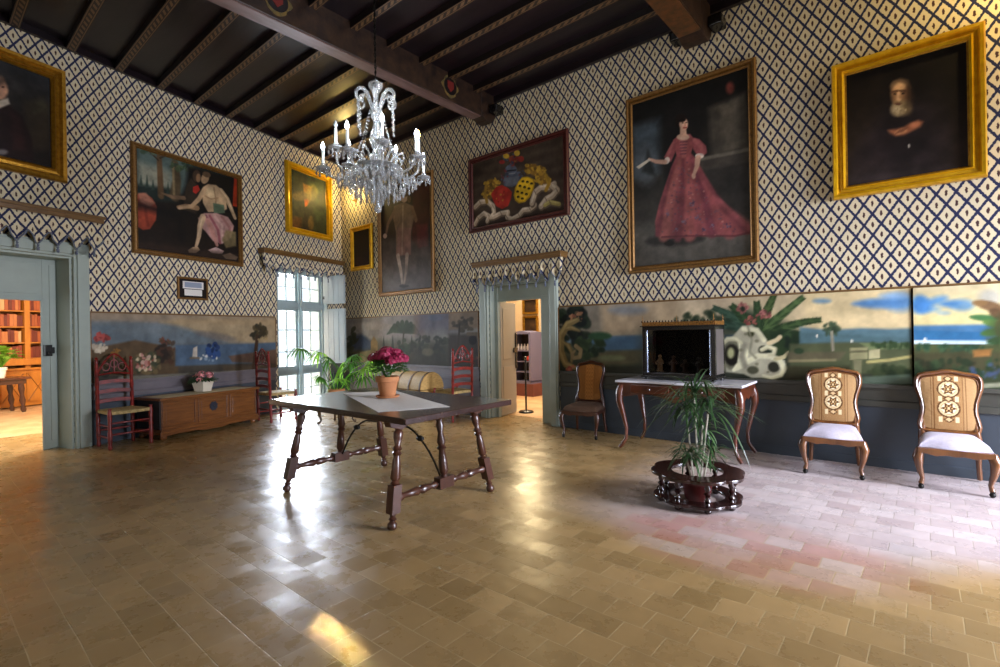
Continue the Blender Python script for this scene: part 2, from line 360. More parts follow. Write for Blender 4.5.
# ------------------------------------------------------------------ painter (pigment on canvas stored per vertex)
def vnoise(U, V, sc_, seed):
    rs = np.random.RandomState(seed); G = rs.rand(64, 64)
    x = U*sc_+100.3; y = V*sc_+57.7
    xi = np.floor(x).astype(int); yi = np.floor(y).astype(int); fx = x-xi; fy = y-yi
    fx = fx*fx*(3-2*fx); fy = fy*fy*(3-2*fy)
    g = lambda a, b: G[a % 64, b % 64]
    return (g(xi, yi)*(1-fx)+g(xi+1, yi)*fx)*(1-fy)+(g(xi, yi+1)*(1-fx)+g(xi+1, yi+1)*fx)*fy
class Canvas:
    def __init__(s, W, u0, u1, z0, z1, d, res=.011):
        s.W = W; s.d = d; s.b = (u0, u1, z0, z1)
        s.nu = max(2, int((u1-u0)/res)); s.nz = max(2, int((z1-z0)/res))
        u = np.linspace(u0, u1, s.nu+1); z = np.linspace(z0, z1, s.nz+1)
        s.U, s.Z = np.meshgrid(u, z); s.C = np.zeros(s.U.shape+(3,)); s.res = res
    def pt(s, x, y): return s.W.uv(x, y, s.d)
    def grad(s, stops):
        """stops: [(relative height 0 bottom..1 top, hex)]"""
        t = (s.Z-s.b[2])/(s.b[3]-s.b[2])
        hs = [a for a, _ in stops]; cs = np.array([[int(c[i:i+2], 16)/255 for i in (0, 2, 4)] for _, c in stops])
        for k in range(3): s.C[..., k] = np.interp(t, hs, cs[:, k])
    def _mix(s, sl, a, c):
        c = np.array([int(c[i:i+2], 16)/255 for i in (0, 2, 4)]) if isinstance(c, str) else np.array(c)
        s.C[sl] = s.C[sl]*(1-a[..., None])+c*a[..., None]
    def _win(s, us, zs, pad):
        i0 = max(0, int((min(zs)-pad-s.b[2])/(s.b[3]-s.b[2])*s.nz)); i1 = min(s.nz+1, int((max(zs)+pad-s.b[2])/(s.b[3]-s.b[2])*s.nz)+2)
        j0 = max(0, int((min(us)-pad-s.b[0])/(s.b[1]-s.b[0])*s.nu)); j1 = min(s.nu+1, int((max(us)+pad-s.b[0])/(s.b[1]-s.b[0])*s.nu)+2)
        return (slice(i0, i1), slice(j0, j1)) if i1 > i0 and j1 > j0 else None
    def poly(s, pts, c, soft=.02, a=1.0, px=True):
        P = [s.pt(*p) for p in pts] if px else pts
        sl = s._win([p[0] for p in P], [p[1] for p in P], soft*2)
        if sl is None: return
        X = s.U[sl]; Y = s.Z[sl]; D = np.full(X.shape, 1e9); ins = np.zeros(X.shape, bool); n = len(P)
        for i in range(n):
            x0, y0 = P[i]; x1, y1 = P[(i+1) % n]; ex, ey = x1-x0, y1-y0; L2 = ex*ex+ey*ey+1e-12
            t = np.clip(((X-x0)*ex+(Y-y0)*ey)/L2, 0, 1); D = np.minimum(D, np.hypot(X-x0-t*ex, Y-y0-t*ey))
            cond = (y0 > Y) != (y1 > Y); xi = ex*(Y-y0)/(ey if abs(ey) > 1e-12 else 1e-12)+x0
            ins ^= cond & (X < xi)
        sd = np.where(ins, D, -D); s._mix(sl, np.clip(sd/max(soft, 1e-4)+.5, 0, 1)*a, c)
    def ell(s, cx, cy, rx, ry, c, soft=.02, a=1.0, rot=0):
        r = math.radians(rot); pts = []
        for k in range(14):
            t = 2*PI*k/14; x, y = rx*math.cos(t), ry*math.sin(t)
            pts.append((cx+x*math.cos(r)-y*math.sin(r), cy+x*math.sin(r)+y*math.cos(r)))
        s.poly(pts, c, soft, a)
    def line(s, pts, w, c, soft=.01, a=1.0):
        P = [s.pt(*p) for p in pts]; ws = w if isinstance(w, (list, tuple)) else [w]*len(P)
        sl = s._win([p[0] for p in P], [p[1] for p in P], max(ws)+soft*2)
        if sl is None: return
        X = s.U[sl]; Y = s.Z[sl]; best = np.full(X.shape, -1e9)
        for i in range(len(P)-1):
            x0, y0 = P[i]; x1, y1 = P[i+1]; ex, ey = x1-x0, y1-y0; L2 = ex*ex+ey*ey+1e-12
            t = np.clip(((X-x0)*ex+(Y-y0)*ey)/L2, 0, 1)
            best = np.maximum(best, (ws[i]*(1-t)+ws[i+1]*t)-np.hypot(X-x0-t*ex, Y-y0-t*ey))
        s._mix(sl, np.clip(best/max(soft, 1e-4)+.5, 0, 1)*a, c)
    def dabs(s, cx, cy, rx, ry, n, size, cols, seed=0, a=.8, soft=.01):
        rd = random.Random(seed)
        for _ in range(n):
            t = rd.random()*2*PI; q = math.sqrt(rd.random()); k = size*rd.uniform(.5, 1.3)
            s.ell(cx+rx*q*math.cos(t), cy+ry*q*math.sin(t), k*rd.uniform(.6, 1.3), k*rd.uniform(.4, 1), rd.choice(cols), soft, a, rd.uniform(0, 180))
    def noise(s, amp, sc_=6, seed=1):
        n = (vnoise(s.U, s.Z, sc_, seed)-.5)+.5*(vnoise(s.U, s.Z, sc_*2.7, seed+1)-.5)+.25*(vnoise(s.U, s.Z, sc_*7, seed+2)-.5)
        s.C = np.clip(s.C*(1+amp*n[..., None]*2), 0, 1)
    def mesh(s, name, parent, u_off, z_off, y, m):
        n1 = s.nu+1; me = bpy.data.meshes.new(name)
        vs = np.stack([s.U-u_off, np.full(s.U.shape, y), s.Z-z_off], -1).reshape(-1, 3)
        i = np.arange(s.nz)[:, None]*n1+np.arange(s.nu)[None, :]
        fs = np.stack([i, i+1, i+n1+1, i+n1], -1).reshape(-1, 4)
        # thin stretcher edge behind the paint
        nb = len(vs); u0, u1, z0, z1 = s.b
        back = np.array([(u0-u_off, y+.02, z0-z_off), (u1-u_off, y+.02, z0-z_off), (u1-u_off, y+.02, z1-z_off), (u0-u_off, y+.02, z1-z_off),
                         (u0-u_off, y+.0015, z0-z_off), (u1-u_off, y+.0015, z0-z_off), (u1-u_off, y+.0015, z1-z_off), (u0-u_off, y+.0015, z1-z_off)])
        V = np.concatenate([vs, back]); Fa = fs.tolist()+[[nb+3, nb+2, nb+1, nb], [nb, nb+1, nb+5, nb+4], [nb+1, nb+2, nb+6, nb+5], [nb+2, nb+3, nb+7, nb+6], [nb+3, nb, nb+4, nb+7]]
        me.from_pydata(V.tolist(), [], Fa)
        C = s.C.reshape(-1, 3); C = np.where(C <= .04045, C/12.92, ((C+.055)/1.055)**2.4)
        C = np.concatenate([C, np.full((8, 3), .05)]); C = np.concatenate([C, np.ones((len(C), 1))], 1)
        at = me.color_attributes.new('Col', 'FLOAT_COLOR', 'POINT'); at.data.foreach_set('color', C.astype(np.float32).ravel())
        me.materials.append(m)
        o = bpy.data.objects.new(name, me); COL.objects.link(o); o.parent = parent
        return o
def paint_mat(name, rough, spec=.4, bump=.1):
    m, nt, b = node_mat(name); L = nt.links.new
    a = N(nt, 'ShaderNodeAttribute', attribute_name='Col'); L(a.outputs['Color'], b.inputs['Base Color'])
    b.inputs['Roughness'].default_value = rough; b.inputs['Specular IOR Level'].default_value = spec
    tc = N(nt, 'ShaderNodeTexCoord'); no = N(nt, 'ShaderNodeTexNoise', i_Scale=30.0, i_Detail=5.0); L(tc.outputs['Object'], no.inputs['Vector'])
    bp = N(nt, 'ShaderNodeBump', i_Strength=bump, i_Distance=.01); L(no.outputs[0], bp.inputs['Height']); L(bp.outputs[0], b.inputs['Normal'])
    return m
M_OIL = paint_mat('oil_paint', .48, .22); M_TEMP = paint_mat('wall_tempera', .62, .14); M_TAP = paint_mat('tapestry_weave', .85, .2, .4)

# ================================================================== ROOM SHELL
ZC = 4.967
def holed_wall(name, W, u0, u1, z0, z1, holes, thick, m):
    """box wall in the frame of W with rectangular openings [(u0,u1,z0,z1)]"""
    b = MB(); us = sorted({u0, u1, *[h[0] for h in holes], *[h[1] for h in holes]})
    for a, c in zip(us, us[1:]):
        hs = sorted([(h[2], h[3]) for h in holes if h[0] <= a+1e-6 and h[1] >= c-1e-6]); z = z0
        for q0, q1 in hs:
            if q0 > z: b.box(a, c, 0, thick, z, q0)
            z = q1
        if z < z1: b.box(a, c, 0, thick, z, z1)
    return struct(b.build(name, m, loc=(W.org[0], W.org[1], 0), rz=W.rz))
# left wall: u = -s
DW = (-6.45, -4.9, 0.0, 2.39); WW = (-1.74, -.47, 0.0, 2.66)
holed_wall('wall_left', WL, -9.3, 0.0, 0, 5.25, [DW, WW], .42, M_PAPER)
BD = (-5.36, -4.17, 0.0, 2.12)
holed_wall('wall_back', WB, -9.6, 3.0, 0, 5.25, [BD], .4, M_PAPER)
# right and front walls outside the frame; windows after the first added for fill light
WR = Wall((2.9, YB), -PI/2)      # u grows towards -Y
RW = [(.36, 2.2, .1, 2.9), (4.6, 6.2, .5, 2.9)]
holed_wall('wall_right', WR, 0, 9.4, 0, 5.25, RW, .35, M_PAPER)
WF = Wall((2.9, -3.0), PI)       # u grows towards -X
FW = [(1.2, 2.6, .4, 3.0), (5.2, 6.6, .4, 3.0)]
holed_wall('wall_front', WF, 0, 9.9, 0, 5.25, FW, .35, M_PAPER)
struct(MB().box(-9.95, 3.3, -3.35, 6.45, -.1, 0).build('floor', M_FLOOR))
struct(MB().box(-10.0, 3.3, -3.4, 6.5, 5.05, 5.25).build('ceiling', M_BOARD))
# cornice strip where wall meets joists
struct(MB().box(-9.5, 2.9, -.06, 0, ZC-.012, ZC+.16).build('trim_1', M_BOARD, loc=(0, YB, 0)))
struct(MB().box(-9.3, 0, -.05, 0, ZC, ZC+.16).build('trim_2', M_BOARD, loc=(CORNER[0], CORNER[1], 0), rz=LA))
# main beams with carved ends and corbels
def beam(x0, x1, y0=-3.0, under=None):
    b = MB(); b.box(x0, x1, y0, 5.72, 4.66, 5.12)
    pr = [(5.72, 4.66), (5.82, 4.62), (5.93, 4.61), (5.98, 4.66), (6.04, 4.72), (6.04, 5.12), (5.72, 5.12)]
    b.prism(pr, x0, x1, 'yz')
    o = struct(b.build('ceiling_beam', M_BEAM, bev=.008))
    u = MB().box(x0+.012, x1-.012, y0, 5.70, 4.648, 4.662); u.build('soffit_strip', under or M_BEAM_LIT, o)
    k = MB()
    k.box(x0-.16, x0-.01, 5.86, 6.05, 4.74, 4.86); k.box(x1+.01, x1+.16, 5.86, 6.05, 4.74, 4.86)
    k.build('corbel_block', M_EBONY, o, bev=.015)
    return o
M_CREST = mat('crest_dark', '150d0c', .4); M_CREST2 = mat('crest_red', '6a201a', .45); M_CREST3 = mat('crest_gold_leaf', '7a6030', .4, c2='4a4630', scale=20)
def crest(par, x, y, z=4.86, r=.12):
    """painted heraldic medallion on the flank of a beam"""
    o = MB(); n = 28
    o.prism([(y+r*1.25*math.cos(2*PI*k/n)*(1+.16*math.cos(6*PI*k/n*2)), z+r*1.25*math.sin(2*PI*k/n)*(1+.1*math.cos(8*PI*k/n))) for k in range(n)], x, x+.006, 'yz')
    o.build('leaf_border', M_CREST3, par)
    o = MB(); o.prism([(y+r*math.cos(2*PI*k/n), z+r*math.sin(2*PI*k/n)) for k in range(n)], x+.006, x+.012, 'yz'); o.build('medallion', M_CREST, par)
    o = MB(); o.prism([(y-.06, z+.07), (y+.06, z+.07), (y+.06, z-.02), (y, z-.08), (y-.06, z-.02)], x+.012, x+.018, 'yz'); o.build('shield', M_CREST2, par)
b1 = beam(-5.34, -5.14)
for yy in (1.2, 2.55, 5.05): crest(b1, -5.14, yy)
M_BROWN_S = mat('brown_soffit', '6a4020', .4, c2='3c2c18', scale=12)
b2 = beam(-2.13, -1.86, under=M_BROWN_S)
for yy in (5.1,): crest(b2, -1.86, yy)
beam(1.1, 1.36)
def joist(x0, x1, y):
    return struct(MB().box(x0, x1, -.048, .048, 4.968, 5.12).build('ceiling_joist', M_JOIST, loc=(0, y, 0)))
for k in range(15):
    y = 5.58-.525*k
    xl = CORNER[0]+(YB-y)*.2945
    joist(xl+.02, -5.34, y); joist(-5.14, -2.13, y); joist(-1.86, 1.1, y)
    # thin gilded fillet along each joist
# ---- dado, rails (both walls)
def wall_trim(i, W, u0, u1, d, z0, z1, m, bev=.004):
    return struct(MB().box(u0, u1, -d, 0, z0, z1).build(f'trim_{i}', m, loc=(W.org[0], W.org[1], 0), rz=W.rz, bev=bev))
i = 3
for W, spans, lo, ra in ((WB, [(-4.02, 2.9)], M_DADO, M_RAIL), (WB, [(-9.5, -5.58)], M_DADO2, M_DADO2), (WL, [(-4.72, -1.80), (-.40, 0)], M_DADO, M_DADO2)):
    for a, c in spans:
        wall_trim(i, W, a, c, .012, 0, .60, lo); i += 1
        wall_trim(i, W, a, c, .03, .58, .64, ra); i += 1
        wall_trim(i, W, a, c, .018, .64, .76, ra); i += 1
        wall_trim(i, W, a, c, .045, .76, .80, ra); i += 1
        wall_trim(i, W, a, c, .02, 1.70, 1.722, M_PEL); i += 1
        wall_trim(i, W, a, c, .022, 0, .09, lo); i += 1
# ---- left doorway (casing, lining, panelled infill with a wicket opening)
def frame_loc(W): return dict(loc=(W.org[0], W.org[1], 0), rz=W.rz)
b = MB()
b.box(-4.9, -4.73, -.05, .0, 0, 2.56); b.box(-4.87, -4.76, -.075, -.05, 0, 2.53); b.box(-6.62, -6.45, -.05, 0, 0, 2.56); b.box(-6.62, -4.73, -.05, 0, 2.39, 2.56)
b.box(-6.6, -4.76, -.075, -.05, 2.42, 2.53)
struct(b.build('trim_30', M_GREY, bev=.006, **frame_loc(WL)))
b = MB(); b.box(-4.925, -4.9, 0, .42, 0, 2.39); b.box(-6.45, -6.425, 0, .42, 0, 2.39); b.box(-6.425, -4.925, 0, .42, 2.365, 2.39)
struct(b.build('trim_31', M_GREY, **frame_loc(WL)))
do = MB(); do.box(-5.07, -4.925, .30, .35, 0, 2.365); do.box(-6.425, -6.15, .30, .35, 0, 2.365); do.box(-6.15, -5.07, .30, .35, 1.86, 2.365)
do.box(-5.09, -5.055, .285, .30, 0, 1.86); do.box(-6.15, -5.09, .285, .30, 1.845, 1.88); do.box(-5.0, -4.935, .29, .30, .1, 2.3)
do.box(-6.1, -5.12, .29, .30, 1.93, 2.3)
door1 = struct(do.build('door_1', M_GREY, bev=.004, **frame_loc(WL)))
l = MB().box(-5.075, -5.0, .24, .285, 1.16, 1.30); l.box(-5.02, -4.97, .25, .29, 1.19, 1.27); l.turned((-5.04, .25, 1.2), (-5.04, .2, 1.2), [(0, .012), (.6, .012), (1, .02)])
tag(l.build('door_lock', M_EBONY, door1, bev=.004), 'black iron box lock')
# ---- doorway in the back wall
b = MB(); b.box(-5.53, -5.36, -.05, 0, 0, 2.3); b.box(-5.50, -5.39, -.075, -.05, 0, 2.27); b.box(-4.17, -4.03, -.05, 0, 0, 2.3); b.box(-4.145, -4.05, -.07, -.05, 0, 2.27)
b.box(-5.53, -4.03, -.05, 0, 2.12, 2.3); struct(b.build('trim_32', M_GREY, bev=.006))
bpy.data.objects['trim_32'].location = (0, YB, 0)
b = MB(); b.box(-5.36, -5.335, 0, .4, 0, 2.12); b.box(-4.195, -4.17, 0, .4, 0, 2.12); b.box(-5.335, -4.195, 0, .4, 2.095, 2.12)
b.box(-5.335, -4.195, .12, .16, 1.86, 2.095); b.box(-5.335, -5.27, .10, .16, 0, 2.095); b.box(-5.27, -4.27, .10, .12, 1.85, 1.885); b.box(-4.42, -4.195, .10, .16, 0, 2.095); b.box(-4.40, -4.23, .085, .10, .15, 1.9)
struct(b.build('trim_33', M_GREY, loc=(0, YB, 0), bev=.004))
def leaf(n, x, rz, label):
    o = MB().box(0, .52, 0, .04, .01, 1.85); o.box(.06, .46, -.008, 0, .12, .8); o.box(.06, .46, -.008, 0, .92, 1.75)
    e = struct(o.build(n, mat('leaf_cream_paint', 'a8a196', .5), loc=(x, YB+.17, 0), rz=rz, bev=.003))
    h = MB().box(.475, .505, -.03, -.008, .75, 1.35); h.box(.38, .5, -.045, -.02, 1.02, 1.10); h.build('door_handle', M_EBONY, e, bev=.003)
    return e
leaf('door_2', -5.27, math.radians(101), '')
d3 = leaf('door_3', -4.42, math.radians(86), '')
h = MB().box(.42, .47, .04, .07, .72, 1.38); h.lathe([(.012, 0), (.012, .05), (.03, .06), (.03, .08)], (.44, .07, 1.08), 10, (0, 1, 0)); h.build('door_bolt', M_EBONY, d3)
# ---- window in the left wall
wy0, wy1 = .12, .17
def pane_frame(name, u0, u1, z0, z1, nc, nr, n):
    b = MB(); fw = .042
    b.box(u0, u0+fw, wy0, wy1, z0, z1); b.box(u1-fw, u1, wy0, wy1, z0, z1); b.box(u0, u1, wy0, wy1, z0, z0+fw); b.box(u0, u1, wy0, wy1, z1-fw, z1)
    for k in range(1, nc):
        x = u0+(u1-u0)*k/nc; b.box(x-.009, x+.009, wy0+.01, wy1-.01, z0, z1)
    for k in range(1, nr):
        z = z0+(z1-z0)*k/nr; b.box(u0, u1, wy0+.01, wy1-.01, z-.009, z+.009)
    return b
fr = MB(); fr.box(-1.74, -1.66, .08, .2, 0, 2.66); fr.box(-.53, -.47, .08, .2, 0, 2.66); fr.box(-1.66, -.53, .08, .2, 2.58, 2.66)
fr.box(-1.66, -.53, .08, .2, 1.885, 1.995); fr.box(-1.66, -.53, .08, .2, 0, .05)
fr.box(-1.15, -1.06, .07, .2, 0, 2.58); fr.box(-1.125, -1.085, .04, .07, 0, 2.58)
win = struct(fr.build('window_1', M_GREY_D, bev=.004, **frame_loc(WL)))
for (a, c) in ((-1.66, -1.15), (-1.06, -.53)):
    for z0, z1, nr in ((1.995, 2.58, 2), (.66, 1.885, 3), (.05, .66, 2)):
        sash = pane_frame('s', a, c, z0, z1, 2, nr, 0)
        if z0 == .66: sash.box(a, c, wy0, wy1, .66, .79)
        sash.build('sash', M_GREY_D, win)
        MB().box(a+.02, c-.02, .143, .147, z0+.02, z1-.02).build('pane', M_GLASS, win)
for z0, z1 in ((2.0, 2.57), (.80, 1.90)):
    sh = MB().box(0, .56, -.015, .015, z0, z1)
    for k in range(4): sh.box(.03+.13*k, .14+.13*k, -.02, .02, z0+.04, z1-.04)
    q = sh.build('shutter', M_WHITEP, win, bev=.003); q.location = (-.50, .06, 0); q.rotation_euler = (0, 0, -PI/2)
    MB().box(.0, .05, -.02, .02, z0+.1, z0+.16).build('shutter_hinge', M_IRON, q)
b = MB(); b.box(-1.74, -1.725, -.012, .42, 0, 2.66); b.box(-.485, -.47, -.012, .42, 0, 2.66); b.box(-1.74, -.47, .0, .42, 2.645, 2.66); b.box(-1.74, -.47, .2, .42, -.0, .03)
struct(b.build('trim_34', M_GREY_D, **frame_loc(WL)))
# windows of the unseen walls, mostly added to carry fill lamps
for n, (W, hs, th) in enumerate(((WR, RW, .35), (WF, FW, .35))):
    for k, (a, c, z0, z1) in enumerate(hs):
        b = MB(); b.box(a, a+.07, .1, .17, z0, z1); b.box(c-.07, c, .1, .17, z0, z1); b.box(a, c, .1, .17, z0, z0+.07); b.box(a, c, .1, .17, z1-.07, z1)
        m_ = (a+c)/2; b.box(m_-.04, m_+.04, .1, .17, z0, z1)
        for j in range(1, 4): b.box(a, c, .12, .15, z0+(z1-z0)*j/4-.012, z0+(z1-z0)*j/4+.012)
        struct(b.build(f'window_{2+n*2+k}', M_GREY, **frame_loc(W)))
# ---- library beyond the left doorway
struct(MB().box(-8.5, 0.5, .42, 9.0, -.1, -.002).build('floor_library', M_FLOOR2, **frame_loc(WL)))
struct(MB().box(-6.9, -.5, 6.26, 6.36, 0, 3.3).build('wall_library', M_PLASTER, **frame_loc(WL)))
struct(MB().box(-1.95, -1.85, .42, 6.3, 0, 3.3).build('wall_library_side', M_PLASTER, **frame_loc(WL)))
struct(MB().box(-8.5, -1.85, .42, 6.36, 3.3, 3.4).build('ceiling_library', M_PLASTER, **frame_loc(WL)))
# ---- room beyond the back doorway
struct(MB().box(-9.5, -1.5, .4, 6, -.1, -.002).build('floor_far_room', M_FLOOR2, loc=(0, YB, 0)))
struct(MB().box(-9.5, -1.5, 3.0, 3.1, 0, 3.3).build('wall_far_room', M_PLASTER, loc=(0, YB, 0)))
struct(MB().box(-9.5, -1.5, .4, 3.1, 3.3, 3.4).build('ceiling_far_room', M_PLASTER, loc=(0, YB, 0)))
struct(MB().box(-9.6, -9.5, .45, 3.1, 0, 3.3).build('wall_far_room_side', M_PLASTER, loc=(0, YB, 0)))

# ================================================================== PELMETS
def pelmet(W, u0, u1, zt, zb, d, drop, label, n):
    t = empty('window_pelmet', W.loc((u0+u1)/2, 0, zb), W.rz, label, 'pelmet', 'bronze pelmets with scalloped valances'); w = (u1-u0)/2
    b = MB(); b.box(-w, w, -d, 0, 0, zt-zb); b.box(-w-.015, w+.015, -d-.02, 0, (zt-zb)*.6, zt-zb)
    b.build('cornice_board', M_PEL, t, bev=.006)
    # valance: scalloped cloth on three sides, slightly pleated
    path = [(-w+.02, 0.0), (-w+.02, -d+.02)]; m = 12*n
    pts = []
    L0 = d-.02
    for k in range(5, 7): pts.append((-w+.02+.03*(k-6), -L0*k/6))
    for k in range(1, m+1): pts.append((-w+.02+(2*w-.04)*k/m, -L0))
    pts.append((w+.01, -L0*5/6))
    v = MB(); vs = []; fs = []; rows = 7; T = len(pts)
    for r in range(rows+1):
        for k, (x, y) in enumerate(pts):
            ph = (x+w)/(2*w)*n % 1.0
            low = drop*(.55+.45*(1-abs(ph*2-1)))
            y2 = y-.018*math.cos(2*PI*ph)*r/rows-(.014*math.sin(k*1.3)*r/rows)
            vs.append((x, y2, -low*r/rows))
    fs = [(r*T+k, r*T+k+1, (r+1)*T+k+1, (r+1)*T+k) for r in range(rows) for k in range(T-1)]
    v.add(vs, fs)
    o = v.build('valance', M_PAPER, t, smooth=True); o.modifiers.new('thickness', 'SOLIDIFY').thickness = .006
    e = MB(); seg = [(vs[rows*T+k][0], vs[rows*T+k][1]-.004, vs[rows*T+k][2]) for k in range(T)]
    e.tube(seg, .009, 5); e.build('braid_trim', mat('blue_grey_fringe', '7c8288', .9, c2='3a4260', scale=60), t)
    for k in range(n):
        x = -w+.02+(2*w-.04)*(k+.5)/n; z = -drop*1.0
        q = MB(); q.ball((x, -L0-.012, z-.012), .014); q.lathe([(.008, 0), (.016, -.02), (.014, -.055)], (x, -L0-.012, z-.02), 7)
        q.build('tassel', mat('blue_grey_fringe', '7c8288'), t)
    return t
pelmet(WL, -6.75, -4.61, 2.93, 2.84, .16, .36, 'long bronze pelmet with a scalloped patterned valance over the wide library doorway', 11)
pelmet(WL, -2.13, -.12, 2.91, 2.82, .16, .32, 'bronze pelmet with a scalloped valance above the bright window in the corner', 11)
pelmet(WB, -5.56, -3.87, 2.48, 2.395, .18, .32, 'short bronze pelmet with a tasselled valance over the doorway beside the dark chair', 10)

# ================================================================== PICTURES
def picture(W, u0, u1, z0, z1, fw, m, label, cv_fn, prof=None, d=.05, name='framed_painting', cat='painting', group=None, slip=None, rough=None):
    t = empty(name, W.loc((u0+u1)/2, 0.006, z0), W.rz, label, cat, group); w = (u1-u0)/2; h = z1-z0
    prof = prof or [(0, 0), (0, .6), (.12, 1.0), (.35, .95), (.5, .55), (.72, .62), (.86, .85), (1, .45), (1, .1)]
    b = MB(); vs = []; n = len(prof)
    for a, o in prof:
        a *= fw; y = -o*d
        vs += [(-w+a, y, a), (w-a, y, a), (w-a, y, h-a), (-w+a, y, h-a)]
    fs = [(i*4+k, i*4+(k+1) % 4, (i+1)*4+(k+1) % 4, (i+1)*4+k) for i in range(n-1) for k in range(4)]
    b.add(vs, fs); b.build('picture_frame', m, t)
    if slip:
        s_ = MB(); a = fw; c = fw*1.22; y = -.2*d
        s_.add([(-w+a, y, a), (w-a, y, a), (w-a, y, h-a), (-w+a, y, h-a), (-w+c, y+.006, c), (w-c, y+.006, c), (w-c, y+.006, h-c), (-w+c, y+.006, h-c)], [(k, (k+1) % 4, 4+(k+1) % 4, 4+k) for k in range(4)])
        s_.build('gilt_slip', slip, t)
    cv = Canvas(W, u0+fw*.9, u1-fw*.9, z0+fw*.9, z1-fw*.9, .02, .0085)
    cv_fn(cv)
    cv.mesh('canvas', t, (u0+u1)/2, z0, -.014, M_OIL)
    return t
SK = 'b8927a'
def p_lady(c):
    c.grad([(0, '3c3631'), (.16, '4a443d'), (.3, '33302b'), (.62, '201e1b'), (1, '141312')])
    c.poly([(632, 126), (660, 118), (660, 172), (632, 180)], '47525a', .12, .8); c.ell(646, 165, 12, 22, '5a6064', .1, .6); c.poly([(642, 172), (648, 150), (656, 176)], '2a2d2c', .05)
    c.poly([(664, 108), (700, 98), (702, 190), (666, 190)], '181615', .08)
    c.poly([(708, 108), (746, 92), (748, 150), (712, 158)], '4b453c', .07, .8); c.poly([(720, 106), (738, 98), (740, 148), (724, 152)], '6b6355', .06, .6)
    c.poly([(700, 158), (750, 146), (752, 162), (700, 172)], '3f3a34', .03); c.line([(702, 159), (751, 149)], .02, '6a6458', .02, .8)
    c.poly([(702, 172), (752, 162), (754, 225), (715, 225)], '2b2825', .08)
    c.ell(730, 88, 4, 6, '8a4238', .04, .8)
    c.poly([(630, 225), (756, 218), (757, 262), (630, 268)], '55534c', .12, .55); c.ell(675, 240, 30, 6, '22201d', .05, .8, -3); c.ell(669, 243, 5, 3, '15110f', .02)
    # gown with train
    g = '7e4244'
    c.poly([(677, 154), (690, 152), (697, 160), (705, 176), (716, 194), (730, 208), (744, 220), (753, 229), (752, 233), (735, 236), (712, 235), (690, 237), (668, 239), (656, 236), (655, 222), (659, 204), (665, 186), (671, 168)], g, .02)
    for pts, w, col, a in (([(680, 160), (672, 190), (664, 236)], .05, '9c5c54', .7), ([(684, 158), (682, 195), (678, 238)], .035, '6a343a', .8), ([(687, 158), (690, 195), (690, 236)], .05, '96524e', .7), ([(692, 158), (704, 195), (712, 234)], .035, '63303a', .8), ([(694, 160), (714, 200), (730, 234)], .045, '8c4a4a', .7), ([(700, 172), (724, 208), (748, 230)], .035, '6a363c', .7), ([(674, 164), (665, 195), (658, 234)], .025, '6a343a', .7), ([(712, 196), (735, 214), (750, 226)], .03, '905050', .6)):
        c.line(pts, [w*.5, w, w*1.4], col, .04, a)
    rd = random.Random(3)
    for k in range(120):
        v = rd.random()**.6; x0 = 678-20*v; x1 = 692+56*v**1.6; x = rd.uniform(x0+1, x1-2); y = 160+76*v-abs(x-680)*.02
        c.ell(x, y, rd.uniform(.6, 1.5), rd.uniform(.5, 1.1), rd.choice(['5a3a48', '4e3442', '6a4a54', 'b0786c', '6c5050', '5c4a50']), .008, .65)
    for (x, y) in ((668, 214), (684, 222), (698, 218), (676, 230), (712, 226), (728, 226), (692, 204), (704, 230)):
        c.dabs(x, y, 2.6, 2.2, 9, 1.1, ['4a3446', '5c4456', '6e5a68'], int(x*y) % 97, .8)
    c.line([(662, 237), (690, 236), (735, 236), (752, 232)], .012, '54282c', .01, .7)
    c.poly([(673, 140), (679, 135), (690, 134), (695, 140), (692, 150), (690, 156), (684, 159), (677, 156), (674, 148)], '8c4a4a', .015); c.poly([(679, 139), (688, 138.5), (686, 157), (682, 158)], '9c5c56', .015, .9)
    for k in range(5): c.line([(680.4, 142+k*3), (687-.3*k, 141.6+k*3)], .008, '5c3440', .008, .8)
    c.poly([(690, 137), (699, 139), (706, 146), (707, 153), (703, 156), (697, 155), (693, 149)], '834547', .015); c.line([(694, 140), (701, 147), (703, 154)], .02, '9a5a56', .02, .7); c.poly([(676, 138), (670, 146), (664, 157), (666, 161), (671, 162), (675, 153)], '834547', .015); c.line([(673, 143), (667, 157)], .018, '9c5c56', .02, .7)
    c.ell(699.5, 156, 4.4, 2.6, 'cfc0b0', .012); c.ell(700, 154.6, 4, 1, 'a08c84', .01, .7); c.ell(667, 160.5, 2.8, 3.6, 'cfc0b0', .012, .95, 20)
    c.line([(698, 158), (697, 166), (694, 174)], [.034, .028, .02], 'b8907a', .015); c.ell(693.6, 176, 2, 3, 'b8907a', .012); c.line([(665, 162), (656, 161.6), (649, 159)], [.028, .022, .014], 'b8907a', .015)
    c.poly([(636, 167), (649, 158.6), (651, 160), (639, 169)], 'b8b0a0', .01)
    c.ell(683, 137, 6.5, 3.2, 'c9a58c', .015); c.poly([(680, 128), (686, 128), (687, 137), (680, 137)], 'bf977e', .015)
    c.ell(681, 118.5, 5.6, 4.8, '1a120f', .015); c.ell(678, 123, 2.6, 5, '1a120f', .015); c.ell(683.6, 124, 4.4, 6.2, 'cfa68c', .015); c.ell(681.2, 119.2, 4.8, 3, '1a120f', .015); c.ell(685, 127, 2.4, 2.2, 'cc907a', .02, .6)
    c.ell(682.8, 123, 1, .55, '33231d', .008); c.ell(686.4, 122.6, .9, .55, '33231d', .008); c.line([(684.8, 123), (685.2, 125.4)], .006, 'a8765e', .008); c.line([(683.6, 127.8), (686.2, 127.6)], .008, '8a3a34', .008)
    c.noise(.16, 9, 5)
